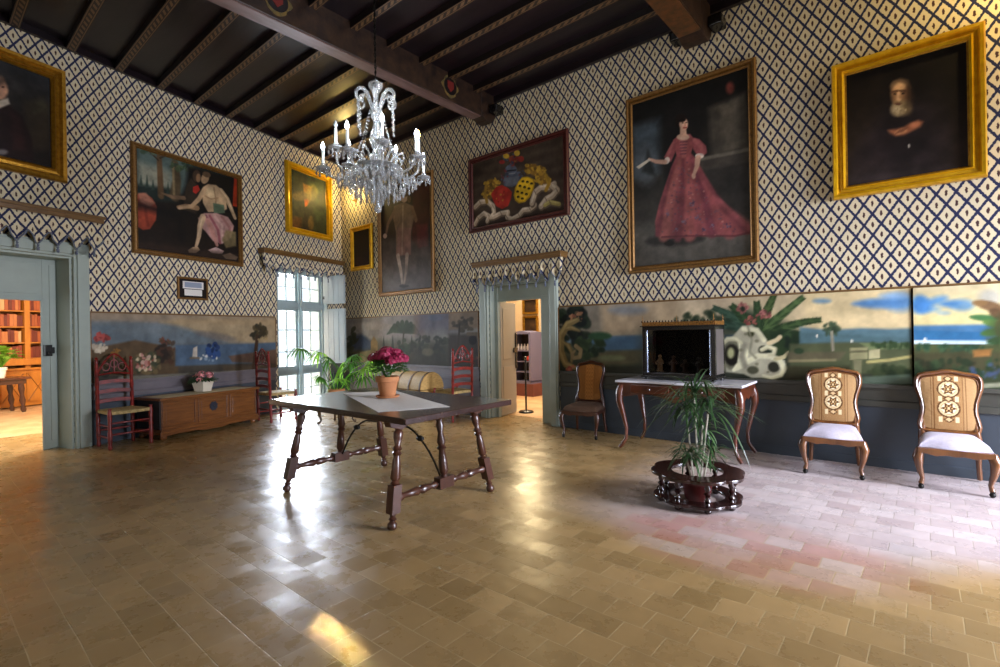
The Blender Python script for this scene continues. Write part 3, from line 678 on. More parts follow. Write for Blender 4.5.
def ribbon(c, pts, w, base='a8947c', hi='c8b8a0', lo='5c4c3c'):
    c.line([(x+.5, y+1.6) for x, y in pts], w*1.05, lo, .015); c.line(pts, w, base, .012); c.line([(x-.3, y-1) for x, y in pts], w*.35, hi, .012, .8)
    for k in range(1, len(pts)-1, 2): c.line([(pts[k][0]-1.2, pts[k][1]-2), (pts[k][0]+1.2, pts[k][1]+2.4)], .007, lo, .01, .7)
def p_arms(c):
    c.grad([(0, '2a1f17'), (.3, '3e3127'), (1, '40352b')])
    for k in range(12): c.line([(470, 168+5*k-(k % 3)), (500, 160+5*k), (564, 138+6*k)], .02, '4c4136' if k % 2 else '322820', .05, .5)
    c.ell(478, 172, 5, 4, '2a2019', .05, .6)
    ribbon(c, [(475, 224), (478, 218), (484, 213), (489, 216), (487, 221)], .035); ribbon(c, [(475, 207), (480, 202), (487, 201), (493, 206), (494, 213), (491, 217)], .04)
    ribbon(c, [(493, 217), (501, 213), (508, 212), (507, 217), (512, 219), (519, 215), (523, 210), (530, 209), (535, 205), (532, 200)], .035)
    ribbon(c, [(532, 203), (535, 192), (541, 187), (549, 187), (554, 184)], .045); ribbon(c, [(541, 206), (546, 199), (552, 196), (557, 190), (553, 186)], .045); ribbon(c, [(545, 205), (550, 202), (559, 204)], .03, '9a8a4c', 'c0b070')
    for (cx, cy, q) in ((492, 184, 1), (489, 193, 2), (538, 172, 3), (543, 179, 4), (532, 169, 5)):
        c.ell(cx, cy, 7, 5, '7a5a24', .03); c.dabs(cx, cy, 8, 6, 34, 1.7, ['9a7428', 'b8902e', '6a4e20', '54401e', 'a88430'], q, .9)
    c.line([(486, 186), (485, 194), (487, 202)], .03, '8c6a28', .015); c.line([(546, 176), (549, 184), (546, 190)], .03, '9c7828', .015)
    c.poly([(503, 180), (507, 172), (515, 170), (521, 176), (519, 184), (512, 187), (504, 186)], '4a505c', .02); c.ell(511, 170, 6, 5.5, '565c6a', .015); c.poly([(504, 178), (519, 176), (517, 184), (506, 186)], '5c6068', .02); c.line([(507, 171), (516, 170)], .010, '1c1e24', .008); c.line([(508, 174), (515, 173)], .006, '8c8e90', .008)
    c.dabs(504, 176, 4, 6, 14, 1.6, ['6a2c2c', '3c4250', '52586a'], 8, .8); c.dabs(521, 174, 4, 5, 14, 1.6, ['6a2c2c', '3c4250', '52586a'], 10, .8)
    c.dabs(511, 159, 9, 6, 40, 1.8, ['7c2a28', '8a7030', '44506c', '8c3a30', '39404e'], 9, .9); c.ell(506, 156, 3, 2.6, 'c8a034', .012); c.ell(517, 153, 3, 3, 'd0aa3c', .012); c.ell(502, 162, 3, 2, '8a2c28', .012); c.ell(521, 159, 3, 3, '8a3028', .012)
    c.poly([(491, 194), (496, 187), (502, 185), (508, 188), (512, 192), (511, 199), (508, 206), (502, 209), (496, 206), (493, 200)], '9a2a20', .012); c.poly([(497, 190), (503, 188), (504, 205), (499, 204)], 'b03c2c', .03, .6); c.dabs(502, 197, 6, 6, 10, .9, ['c25030', 'b88830', '6a1a18'], 2, .8)
    Y = 'cda320'
    c.poly([(522, 177), (528, 176.6), (533.5, 179), (535, 184), (533, 191), (530, 197), (525, 202), (519, 203.5), (515, 200.5), (513.6, 195), (515, 188), (518, 182)], 'a07c1a', .012)
    c.poly([(522, 178), (528, 177.6), (532.5, 180), (533.6, 185), (531.5, 191), (528, 197), (524, 201), (519, 202), (516, 199), (515, 194), (516.4, 188), (519, 182)], Y, .01)
    for (x, y) in ((523, 181.4), (527.4, 182), (531.6, 183.6), (520, 186), (524.6, 187.2), (529, 188.6), (517.6, 191.6), (522, 193), (526.4, 194.2), (518.2, 197), (522.4, 198.6)): c.ell(x, y, 1.5, 1.35, '14100a', .007); c.ell(x+.3, y+.9, 1.0, .5, '8a6c1c', .006)
    c.noise(.14, 9, 8)
def p_full(c):
    c.grad([(0, '4b4440'), (.18, '56504c'), (.42, '2e2522'), (1, '1a1312')])
    c.poly([(413, 176), (430, 170), (431, 215), (420, 250), (412, 240)], '3e1718', .06, .9); c.poly([(416, 225), (428, 223), (428, 246), (418, 248)], '5a2024', .04, .8)
    c.poly([(380, 240), (432, 238), (432, 290), (380, 292)], '5a5450', .12, .5)
    c.poly([(394, 206), (404, 202), (413, 206), (414, 218), (411, 232), (410, 254), (396, 255), (396, 232), (393, 218)], '6a5648', .02)
    c.poly([(398, 228), (411, 228), (411, 255), (396, 256)], '7a5a54', .02, .8); c.line([(403, 206), (402, 254)], .02, '9a8474', .02, .7)
    c.line([(398, 256), (401, 272), (402, 283)], [.05, .04, .025], '9c8c80', .015); c.line([(407, 255), (406, 272), (404, 284)], [.05, .035, .025], '8e7e74', .015)
    c.line([(395, 210), (388, 224), (386, 234)], [.05, .04, .03], '604a3e', .02); c.line([(412, 208), (416, 220)], .045, '6a5040', .02)
    c.ell(385, 236, 2, 2.5, 'b49a88', .015); c.ell(404, 197, 4, 5.5, 'b0927c', .02); c.ell(404, 193, 5.5, 4, '54402e', .02); c.ell(399, 199, 2, 4, '54402e', .02); c.ell(409, 199, 2, 4, '54402e', .02)
    c.ell(404, 286, 5, 1.5, '221c1a', .02); c.noise(.15, 9, 11)
def p_dark(c):
    c.grad([(0, '1c1110'), (1, '120c0c')]); c.ell(360, 262, 8, 5, '3a2222', .06, .6); c.noise(.2, 6, 13)
def p_bearded(c):
    c.grad([(0, '2c2423'), (.35, '221b1a'), (.7, '110d0d'), (1, '0c0908')])
    c.ell(905, 142, 42, 36, '282022', .25, .8); c.poly([(848, 85), (880, 78), (878, 120), (850, 150)], '261d12', .2, .6)
    c.ell(907, 132, 30, 26, '181314', .12, .9)
    c.ell(901, 95, 9, 12, '7c5638', .035); c.ell(898, 94, 6, 10, 'a47c54', .05, .8); c.ell(899, 86, 8, 5, 'b08a60', .04, .8); c.ell(909, 96, 4, 10, '3c2a1e', .05, .8)
    c.ell(901, 108, 9.5, 8, '8a7450', .04); c.ell(897, 110, 6, 6, 'b8a27c', .04, .9); c.ell(908, 108, 4, 7, '54442f', .05, .7); c.dabs(899, 111, 7, 5, 30, 1.1, ['c8b48c', '9c8860', '7c684a'], 6, .7)
    c.line([(892, 92), (897, 91)], .012, '4a3222', .01, .9); c.line([(900, 91), (905, 91)], .012, '4a3222', .01, .9); c.ell(895, 94, 1.6, .9, '241812', .008); c.ell(903, 93.6, 1.6, .9, '241812', .008); c.line([(898.6, 93), (897.6, 99), (899.6, 100)], .011, 'c89c70', .012); c.ell(898, 103.6, 4, 1.3, '6a4a34', .015); c.ell(898, 104.4, 2.4, .7, '4a2418', .01)
    c.poly([(892, 88), (893, 81), (900, 78), (908, 80), (911, 88), (906, 83), (898, 82)], '5c4834', .03, .8)
    c.poly([(888, 130), (896, 129), (904, 127), (910, 123), (918, 120), (923, 122), (920, 127), (912, 131), (904, 135), (896, 136), (890, 133)], '7c4c34', .03); c.ell(901, 131.5, 6, 2.6, 'b07c56', .025, .9, -18); c.ell(914, 125, 5, 2.4, '9a6044', .025, .9, -20)
    for k in range(4): c.line([(896+k*2.4, 133.6-k*.8), (900+k*2.4, 130-k*.8)], .006, '5a3424', .01, .7)
    c.ell(909, 146, 1, 2, 'a09a90', .01); c.poly([(845, 178), (975, 165), (975, 172), (845, 186)], '3c3436', .08, .7); c.noise(.22, 7, 17)
def p_left(c):
    c.grad([(0, '18120f'), (.35, '1c1512'), (.75, '2c2a28'), (1, '232426')])
    c.poly([(22, 100), (50, 104), (50, 150), (30, 150)], '30281c', .08, .8); c.poly([(28, 102), (44, 96), (48, 110), (34, 114)], '3a3626', .05, .7)
    c.poly([(-30, 112), (8, 104), (22, 116), (32, 140), (34, 165), (-30, 160)], '1d0f0f', .03)
    c.poly([(10, 112), (20, 118), (26, 150), (14, 150)], '2c1614', .05, .7)
    c.ell(1, 90, 7, 10, 'a07860', .03); c.ell(-3, 80, 8, 5, '6a5446', .04); c.ell(6, 91, 2, 3, 'b88a6c', .02, .8); c.ell(3, 87, 1.4, .8, '2a1a14', .01); c.poly([(-5, 102), (8, 98), (10, 104), (-4, 110)], 'a89c8c', .02)
    c.ell(2, 152, 6, 3, '7e7a78', .03, .8); c.ell(36, 65, 1, 1, '9aa0a8', .02, .6); c.noise(.2, 8, 19)
def p_pen(c):
    c.grad([(0, '1e150f'), (.35, '15100d'), (.7, '1c1813'), (1, '2c3430')])
    c.poly([(136, 144), (192, 160), (190, 196), (136, 190)], '54645f', .1, .9); c.poly([(138, 162), (170, 172), (172, 190), (138, 186)], '98937c', .14, .75); c.poly([(136, 184), (176, 190), (176, 202), (136, 200)], '1f2824', .06)
    for (x, y, h) in ((141, 182, 7), (147, 184, 9), (153, 186, 6), (168, 190, 8)): c.poly([(x-1.8, y+4), (x, y-h), (x+1.8, y+4)], '2a3830', .02)
    c.line([(159, 152), (161, 196)], [.035, .045], '5a452e', .02); c.line([(175, 163), (177, 180), (175, 196)], [.05, .06, .08], '4c3f2b', .03); c.line([(173, 163), (174, 194)], .018, '8c7a58', .02, .7); c.line([(158, 160), (150, 152)], .012, '3a2e20', .01); c.line([(160, 158), (170, 154)], .012, '3a2e20', .01)
    c.dabs(150, 150, 12, 4, 40, 2, ['3a4a38', '2e3e30', '56624e'], 21, .75); c.dabs(182, 165, 12, 6, 50, 2, ['2a3a2c', '3c4c34', '4c5a3c'], 22, .75)
    c.poly([(188, 166), (238, 178), (238, 214), (186, 214), (180, 200), (186, 184)], '0e0c0b', .08)
    c.poly([(137, 194), (144, 193), (152, 198), (157, 207), (156, 220), (150, 229), (143, 230), (138, 227)], '8c3c28', .02); c.poly([(138, 193), (146, 193), (155, 203), (150, 207), (140, 202)], 'a8745e', .03, .85); c.line([(145, 206), (148, 226)], .02, '6a2a1e', .02, .7)
    c.poly([(234, 178), (237, 179), (237, 207), (232.6, 206)], '84280f', .02)
    # standing dark figure behind, seated pale figure in front
    c.poly([(187, 184), (191, 178), (197, 184), (201, 192), (200, 206), (196, 214), (184, 210), (184, 196)], '2e251c', .03); c.ell(196.5, 176, 4, 6, '3a2b20', .02); c.ell(198.4, 178, 2.4, 4.4, '7a5c42', .015); c.poly([(193, 187), (198, 185), (200, 190), (196, 194), (193, 192)], 'a82c22', .012)
    c.line([(178, 207), (186, 206), (197, 208)], [.022, .032, .04], '8c6e50', .015); c.line([(162, 193), (172, 197), (184, 198)], [.01, .026, .03], '6e5640', .015)
    c.ell(205, 178.5, 4, 5.4, 'a08260', .015, 1, 15); c.ell(206.6, 174.5, 4.4, 2.8, '54402c', .015, 1, 20); c.ell(202.6, 179, 1, 1.8, 'b89470', .01)
    c.poly([(203, 187), (208, 184), (216, 185), (222, 190), (226, 199), (227, 209), (222, 212), (208, 212), (203, 203), (202, 194)], 'a88c6a', .02); c.ell(211, 193, 4.5, 6.5, 'c2a880', .04, .8, -15); c.line([(214, 188), (216, 200), (215, 210)], .012, '7a6248', .02, .8); c.line([(205, 196), (211, 199), (218, 198)], .010, '86694c', .015, .8)
    c.line([(221, 191), (227, 199), (231, 208), (235, 218)], [.045, .045, .036, .028], '9c8262', .015); c.line([(220, 189), (227, 198), (233, 212)], .012, 'c2a680', .015, .8)
    c.line([(204, 190), (199, 199), (192, 206), (182, 208)], [.035, .034, .028, .02], 'a88a68', .015); c.ell(180, 208, 2.4, 1.6, 'b09070', .012)
    c.poly([(213, 203), (224, 205), (225, 213), (214, 214)], '4c5c48', .02)
    c.poly([(198, 218), (204, 213), (216, 213), (228, 217), (234, 226), (231, 238), (222, 244), (213, 241), (206, 232), (200, 226)], 'a07a72', .02)
    for pts, col in (([(206, 216), (212, 228), (216, 242)], '6e3c46'), ([(214, 215), (222, 226), (222, 242)], 'b89488'), ([(222, 217), (230, 228), (228, 238)], '8a5c58'), ([(210, 216), (218, 230), (220, 243)], '84464e')): c.line(pts, .022, col, .02, .85)
    c.poly([(226, 230), (236, 232), (236, 246), (226, 248), (222, 240)], '7c6c48', .03, .85)
    c.line([(203, 217), (200, 226), (199, 236), (196, 247)], [.05, .042, .034, .022], 'b09474', .015); c.line([(202, 219), (198, 236)], .012, 'cbb08c', .015, .8); c.line([(208, 221), (213, 233), (217, 245)], [.045, .038, .026], 'a8786c', .015)
    c.poly([(188, 250), (193, 247), (198, 247), (200, 250), (196, 253), (189, 252.6)], 'b89a78', .012); c.poly([(208, 250), (216, 247), (224, 251), (222, 254), (212, 253)], 'c0a098', .012); c.poly([(222, 255), (230, 253), (238, 257), (236, 260), (226, 259)], 'a88e70', .015)
    c.line([(140, 205), (180, 216), (182, 238)], .05, '0c0a0a', .1, .8); c.poly([(137, 241), (238, 254), (238, 264), (137, 253)], '30221a', .06, .6); c.noise(.14, 10, 23)
def p_gold(c):
    c.grad([(0, '2c2014'), (.3, '30301c'), (1, '26301f')])
    c.poly([(294, 172), (304, 176), (303, 236), (294, 230)], '3c3a22', .06, .8); c.poly([(313, 182), (328, 190), (328, 234), (314, 238)], '2a331e', .06, .8); c.poly([(290, 215), (302, 218), (302, 232), (291, 229)], '5a3818', .05)
    c.poly([(303, 183), (312, 187), (311, 200), (307, 206), (304, 200)], '9a6a24', .04); c.poly([(304, 198), (309, 200), (307, 206), (305, 207)], 'b05a20', .02); c.ell(300, 196, 8, 5, '6e5a2c', .05, .8); c.ell(312, 193, 6, 9, '80702c', .07, .6)
    c.ell(311, 223, 3, 7, '6a5024', .04, .8); c.noise(.25, 9, 29)
def p_note(c):
    c.grad([(0, '1c1412'), (1, '1c1412')])
GW = None
picture(WB, -2.93, -1.40, 2.08, 4.31, .085, M_GOLD_D, 'tall full-length portrait of a woman in a long rose gown, in a narrow gilt frame', p_lady)
picture(WB, -5.73, -3.81, 2.99, 4.20, .085, M_MAHO, 'painting of red and yellow coats of arms in a dark red frame over the doorway', p_arms)
picture(WB, -8.20, -6.60, 2.10, 4.24, .08, M_GOLD_D, 'full-length dark portrait of a standing youth, hung behind the chandelier', p_full)
picture(WB, -9.14, -8.40, 2.68, 3.58, .09, M_GOLD_Y, 'smallest dark painting in a gilt frame, next to the room corner', p_dark)
picture(WB, -.71, .40, 2.62, 3.945, .105, M_GOLD_Y, 'portrait of a white-bearded man on black ground in a wide bright gilt frame', p_bearded, d=.09, slip=M_GOLD)
picture(WL, -6.35, -4.95, 3.29, 4.67, .15, M_GOLD, 'portrait of a seated man in a broad gold frame, high above the library doorway', p_left, d=.08)
picture(WL, -4.20, -2.46, 2.54, 4.08, .075, M_GOLD_D, 'painting of a crouching half-nude figure outdoors, in a narrow beaded frame above the chest', p_pen)
picture(WL, -1.52, -.34, 3.30, 4.64, .12, M_GOLD_Y, 'greenish painting with a small golden figure in a bright yellow gilt frame over the window', p_gold, d=.08, slip=M_GOLD)
t = picture(WL, -3.58, -3.09, 1.94, 2.28, .035, M_GOLD_D, 'small framed notice with two white text sheets on a dark mount', p_note, d=.02, name='framed_notice', cat='notice')
M_INK = mat('printed_grey', '8c96a8', .7)
for x0, x1, z0, z1 in ((-.165, .165, .165, .275), (-.14, .14, .06, .155)):
    p_ = MB().box(x0, x1, -.0175, -.0155, z0, z1).build('paper_sheet', M_LINEN, t)
    q = MB()
    if z0 > .1:
        q.box(x0+.03, x1-.03, -.0185, -.0175, z0+.02, z1-.012)
        q.build('printed_text', M_INK, p_)
# ---- the painted wall bands
def mural(W, u0, u1, z0, z1, label, fn, res=.012):
    t = empty('painted_wall_panel', W.loc((u0+u1)/2, .002, z0), W.rz, label, 'mural panel', 'painted landscape panels above the dado')
    c = Canvas(W, u0, u1, z0, z1, .02, res); fn(c); c.mesh('painted_canvas', t, (u0+u1)/2, z0, -.004, M_TEMP).location.y = -.021
    s_ = MB(); w = (u1-u0)/2
    s_.box(-w-.008, -w+.008, -.032, -.002, 0, z1-z0); s_.box(w-.008, w+.008, -.032, -.002, 0, z1-z0); s_.build('edge_strip', M_PEL, t)
    return t
def scroll(c, pts, w, col, hi):
    c.line(pts, w, col, .02); c.line([(x-1, y-1) for x, y in pts], [q*.4 for q in w], hi, .02, .7)
def m_r1(c):
    c.grad([(0, '262a20'), (.18, '33382a'), (.30, '4a4a36'), (.42, '56604c'), (.46, '5f7f98'), (.53, '4e6e8a'), (.56, 'a89a7c'), (.7, 'c4b08c'), (1, 'a8967c')])
    c.noise(.1, 3, 31)
    # left end: dusk sky, sea, dark trees and an ochre scroll
    c.poly([(556, 300), (660, 296), (660, 334), (556, 340)], '6a655c', .15, .8); c.poly([(600, 303), (680, 298), (680, 332), (604, 334)], 'b09878', .12, .75); c.ell(628, 310, 20, 5, '6a7480', .08, .7)
    c.poly([(590, 338), (650, 335), (650, 350), (590, 352)], '47627a', .05); c.poly([(585, 352), (650, 350), (650, 364), (585, 366)], '55503a', .06); c.ell(612, 358, 14, 3, '6a7050', .04, .8)
    c.dabs(572, 325, 16, 26, 60, 5, ['151c14', '1e2a1c', '101410'], 33, .85, .03); c.dabs(590, 345, 14, 12, 34, 4, ['1a2618', '26341f', '324426'], 34, .85, .03); c.ell(600, 336, 12, 4, '2c4a30', .04)
    scroll(c, [(578, 320), (568, 324), (561, 336), (561, 352), (566, 364), (576, 368)], [.03, .05, .06, .06, .05, .03], '76653f', 'a08c5c'); scroll(c, [(563, 342), (569, 346), (573, 354), (572, 362)], [.02, .035, .03, .015], '6a5a38', '948254'); scroll(c, [(566, 330), (572, 328), (580, 331)], [.015, .03, .015], '6a5a38', '948254'); c.line([(576, 346), (581, 350), (580, 357), (574, 358), (572, 354), (575, 351)], [.03, .03, .028, .025, .02, .015], '847250', .015)
    c.dabs(577, 318, 6, 6, 14, 2.2, ['7a4a38', 'a07050', '5a4a30'], 35, .8); c.dabs(571, 369, 5, 3, 8, 2, ['8a3c34', 'a05a44'], 36, .8); c.poly([(556, 372), (660, 366), (660, 376), (556, 382)], '2c2c22', .03)
    # middle: dark woods behind the case
    c.poly([(640, 330), (730, 322), (740, 390), (640, 390)], '3a3c32', .2, .7); c.dabs(700, 322, 26, 10, 30, 4, ['24301f', '2c3c28'], 37, .8, .03)
    c.poly([(792, 288), (930, 280), (930, 334), (806, 336)], 'cdb98c', .16, .95); c.poly([(740, 300), (800, 292), (800, 336), (740, 340)], 'b8a884', .14, .8)
    # palm and fronds
    def frond2(x, y, a, L_, curl, col, hi, w=.028, ll=9):
        r = math.radians(a); pts = []
        for k in range(13):
            u = k/12; pts.append((x+L_*u*math.cos(r), y+L_*u*math.sin(r)*.8+curl*u*u))
        for k in range(1, 13):
            dx, dy = pts[k][0]-pts[k-1][0], pts[k][1]-pts[k-1][1]; q = math.atan2(dy, dx); l2 = ll*(1-.55*k/13)
            for sg in (-1, 1):
                for h in (0, .5):
                    px_, py_ = pts[k-1][0]+dx*h, pts[k-1][1]+dy*h
                    c.line([(px_, py_), (px_+l2*math.cos(q+sg*.62), py_+l2*math.sin(q+sg*.62)*.9)], [.022, .006], col if (k+sg) % 3 else hi, .012, .92)
        c.line(pts, w*.5, hi, .012, .8)
    c.ell(742, 322, 22, 14, '1e2c20', .12, .95); c.ell(775, 338, 26, 16, '22301f', .12, .95)
    for q in ((755, 330, -165, 52, 4, '24362a', '34483a'), (752, 326, -145, 46, 3, '2a4030', '3a5040'), (750, 324, -125, 30, 2, '22341f', '34482c'), (760, 326, -70, 40, 0, '2c3c20', '4a5c34'), (764, 330, -48, 58, 2, '2e4226', '50663c'), (768, 334, -30, 60, 10, '24361f', '3e5230'), (770, 338, -18, 58, 16, '1e2e1c', '34482c'), (772, 344, -4, 50, 16, '1c2a1a', '30422a'), (760, 330, -95, 34, 0, '22341f', '34482c')): frond2(*q)
    c.dabs(784, 345, 22, 16, 40, 5, ['1e2c1c', '2a3a22', '18221a'], 38, .85, .03)
    # grey baroque cartouche with pink flowers
    A, Bc = 'a9a58c', 'd6d2ae'
    c.poly([(733, 336), (742, 326), (752, 325), (762, 333), (768, 342), (778, 341), (771, 346), (764, 346), (760, 352), (768, 358), (776, 362), (785, 360), (786, 372), (776, 378), (752, 378), (744, 374), (726, 372), (724, 340)], A, .02)
    c.ell(732, 355, 11, 15, '6e6c58', .03); c.ell(732, 355, 8, 11, '1e1c16', .03); c.ell(731, 353, 3.5, 5.5, 'b0b080', .03); c.line([(740, 342), (744, 352), (742, 364), (734, 370)], [.02, .05, .05, .02], Bc, .015)
    c.ell(751, 333, 3.4, 4, '2e3018', .02); c.ell(763, 350, 4.6, 4.4, '22251c', .02); c.ell(774, 367, 6, 5.4, '2a2a20', .02); c.ell(753, 370, 6, 4, '4a4a38', .02)
    c.line([(744, 329), (757, 330), (764, 340)], .025, Bc, .02); c.line([(747, 362), (758, 356), (768, 356), (780, 360), (784, 368)], .03, Bc, .02); c.line([(769, 343), (777, 340), (780, 337)], .022, 'c8b890', .015); c.line([(744, 345), (742, 356), (745, 366)], .03, '8c8874', .03)
    for (x, y, r_) in ((746, 334, 2), (757, 341, 2.2), (741, 350, 2), (757, 364, 2), (768, 372, 1.6), (736, 342, 1.6)): c.ell(x, y, r_, r_*.8, '6c6a54', .015, .8)
    scroll(c, [(762, 350), (768, 347), (775, 349), (774, 354), (769, 355)], [.02, .022, .022, .018, .012], 'bdb894', 'dcd8b4'); scroll(c, [(724, 344), (728, 339), (736, 339), (742, 343)], [.012, .022, .022, .012], 'bdb894', 'dcd8b4')
    scroll(c, [(764, 376), (772, 378), (781, 375), (785, 368)], [.015, .022, .022, .015], 'c8c49c', 'e0dcb8'); c.line([(748, 327), (752, 340), (750, 352), (756, 358)], .012, '807e68', .015, .8); c.line([(776, 359), (784, 357), (788, 352)], [.02, .02, .008], 'b8ae84', .012)
    c.dabs(743, 309, 5, 5, 26, 1.8, ['7c4a46', 'a06a60', '5a3434'], 39, .85); c.dabs(764, 314, 7, 4, 26, 1.8, ['8a4c48', 'a86c64', '5e3636'], 40, .85); c.dabs(752, 321, 7, 4, 18, 1.8, ['7a3e3a', '9c5c50'], 41, .85)
    c.ell(743, 309, 2.4, 2.6, '1d2419', .02)
    # right landscape
    c.ell(900, 302, 16, 9, '5c86b0', .08); c.ell(880, 304, 18, 4, '5480ac', .07, .9); c.ell(878, 303, 26, 4, '4f7cac', .05, .9, -2); c.ell(822, 301, 9, 2.4, '5e8098', .04, .9); c.ell(893, 296, 14, 3, '7fa0c0', .05, .8)
    c.poly([(800, 327), (830, 330), (862, 328), (890, 329), (914, 328), (914, 342), (800, 344)], '56727a', .03); c.poly([(800, 332), (914, 338), (914, 346), (800, 348)], '4a6468', .03, .7)
    c.poly([(790, 344), (850, 342), (914, 344), (914, 372), (790, 376)], '4c5238', .03); c.poly([(860, 343), (914, 343), (914, 348), (870, 350)], '7c8a5c', .02, .8); c.poly([(786, 352), (846, 352), (840, 360), (788, 362)], '5c5440', .03, .8); c.dabs(890, 345, 20, 3, 26, 3, ['28381f', '33472a'], 44, .85, .02)
    c.dabs(831, 329, 8, 6, 26, 3, ['2c3a28', '3c4c36'], 42, .85, .02); c.line([(832, 332), (833, 350)], .012, '8a8470', .01); c.ell(799, 351, 5, 3, '2c3e28', .02)
    c.poly([(850, 348), (868, 347), (868, 359), (850, 360)], '8f8c66', .012); c.poly([(869, 350), (880, 349), (880, 358), (869, 359)], 'a8a27a', .012); c.line([(850, 352), (868, 351)], .01, '5c5a40', .01); c.poly([(853, 360), (862, 360), (861, 378), (855, 378)], '7a7858', .015)
    c.line([(868, 362), (890, 360), (914, 356)], .014, 'b0a468', .012, .8); c.dabs(890, 372, 22, 5, 34, 4, ['1e2a1a', '2a3820', '343e26'], 43, .8, .02); c.ell(817, 336, 1, 1.6, 'e0dcc8', .01); c.ell(852, 341, 1, 1.6, 'e0dcc8', .01)
    c.poly([(786, 366), (850, 366), (852, 378), (786, 384)], '33301f', .04, .8); c.line([(790, 361), (835, 360)], .012, '9c9068', .02, .7)
    c.poly([(780, 381), (914, 374), (914, 384), (780, 390)], '5a6a5a', .02, .8); c.noise(.09, 8, 45)
def m_r2(c):
    c.grad([(0, '2c3524'), (.2, '3a4228'), (.42, '485030'), (.5, '4a7090'), (.6, '47759c'), (.63, 'd8c88e'), (.8, 'd6c690'), (1, 'd9c9a0')])
    c.noise(.08, 3, 51)
    c.ell(920, 304, 9, 9, '4f82b4', .05); c.ell(936, 301, 12, 4, '5488b8', .05, .9, -18); c.ell(950, 304, 10, 3.4, '4f82b4', .05); c.ell(930, 309, 10, 3, '6a98c0', .05, .8); c.ell(944, 313, 6, 1.6, '6a98c0', .04, .7); c.ell(922, 306, 10, 8, '3f74ac', .05, .8); c.ell(962, 305, 12, 6, '5488b8', .05, .8); c.ell(990, 298, 12, 9, 'b0b0a8', .06, .8)
    c.poly([(914, 330), (985, 332), (985, 342), (914, 341)], '356c98', .015); c.line([(914, 342), (992, 342.5)], .016, 'c8dce0', .01); c.ell(925, 340, 1.6, 2.4, 'e6e6da', .012)
    c.dabs(950, 348, 34, 4, 50, 2.6, ['2f4a34', '3c5a3c', '26402c'], 52, .85, .015); c.poly([(914, 352), (1010, 352), (1010, 372), (914, 372)], '403c28', .05, .8); c.poly([(972, 350), (992, 349), (990, 356), (974, 357)], 'a06c38', .02, .8)
    c.dabs(940, 366, 34, 8, 50, 4, ['22301e', '33442a', '2a2a1c'], 53, .8, .02); c.dabs(985, 368, 18, 12, 30, 3, ['2c4428', '1e301c', '3c4a6a'], 54, .8, .02)
    for (x, y, r_, w, h, col) in ((990, 306, 12, 14, 5, '74583c'), (980, 303, 0, 8, 3, '8a6a44'), (985, 318, 4, 16, 3.4, '3c6a3c'), (996, 324, 10, 14, 4, '5a7c3c'), (994, 332, -8, 14, 4, '4a6e34'), (998, 314, 20, 10, 5, '5c4630'), (1005, 328, 0, 10, 12, '6a5030'), (1000, 340, -10, 14, 4, '2c4a28')): c.ell(x, y, w, h, col, .02, .95, r_)
    c.ell(1030, 330, 40, 20, '3c4a2c', .1, .9); c.line([(956, 388), (1010, 384)], .02, 'a8a890', .02, .7); c.noise(.09, 8, 55)
def m_b1(c):
    c.grad([(0, '504838'), (.18, '6a6048'), (.4, '7c7a68'), (.6, 'a8a49c'), (1, 'b8aea4')])
    c.poly([(350, 320), (415, 318), (415, 338), (350, 340)], 'bdb3ac', .1, .8); c.ell(372, 326, 20, 4, 'd0c2b4', .06, .8); c.poly([(350, 336), (362, 334), (376, 344), (374, 350), (350, 350)], '5c6880', .08); c.dabs(352, 345, 5, 18, 26, 3, ['54563c', '40462e'], 61, .8, .02)
    c.poly([(371, 342), (374, 336), (378, 342), (378, 362), (371, 362)], 'b09468', .015); c.poly([(360, 352), (371, 350), (371, 366), (360, 366)], 'c4b080', .03); c.dabs(388, 355, 10, 8, 24, 3, ['4a4c38', '5c5c44', '7a6c54'], 62, .8, .02)
    for a in range(-170, 20, 24):
        r = math.radians(a); c.line([(404, 332), (404+11*math.cos(r), 332+8*math.sin(r)-1), (404+17*math.cos(r), 332+10*math.sin(r)+4)], [.03, .06, .01], '42543c', .02, .9)
    c.line([(404, 332), (403, 346)], .02, '54503c', .02); c.dabs(407, 346, 10, 6, 24, 3, ['3c4a34', '4c5a42'], 63, .8, .02)
    for x in (384, 412, 420, 393): c.poly([(x-2, 352), (x, 334+abs(x-400)*.1), (x+2, 352)], '3a4434', .015)
    c.poly([(415, 314), (425, 312), (425, 336), (414, 336)], 'a8886c', .12, .7); c.poly([(418, 306), (455, 304), (455, 330), (418, 334)], '6c6c7c', .22, .8); c.ell(436, 318, 8, 3, '747c92', .04, .8)
    c.poly([(412, 346), (450, 344), (450, 366), (412, 368)], '4c4c40', .2, .85); c.dabs(432, 344, 18, 8, 40, 3, ['3c443a', '525644', '464a42'], 64, .8, .02); c.ell(428, 352, 6, 4, '8a8468', .04, .7)
    c.poly([(449, 309), (482, 306), (482, 328), (449, 330)], '9c8468', .05, .85); c.dabs(464, 324, 12, 7, 40, 2.4, ['4a4436', '3a362c', '5c523e'], 65, .8, .02); c.line([(460, 324), (458, 352)], .02, '3a3228', .02)
    c.poly([(449, 334), (482, 334), (482, 368), (449, 368)], '423a32', .07, .85); c.ell(473, 340, 4, 5, '1e1815', .02); c.line([(468, 334), (478, 334), (480, 346)], .03, '7a6a52', .02); c.dabs(476, 362, 6, 5, 12, 2.2, ['6a3a34', '8a6a58'], 66, .8); c.noise(.1, 8, 67)
    c.C *= .74
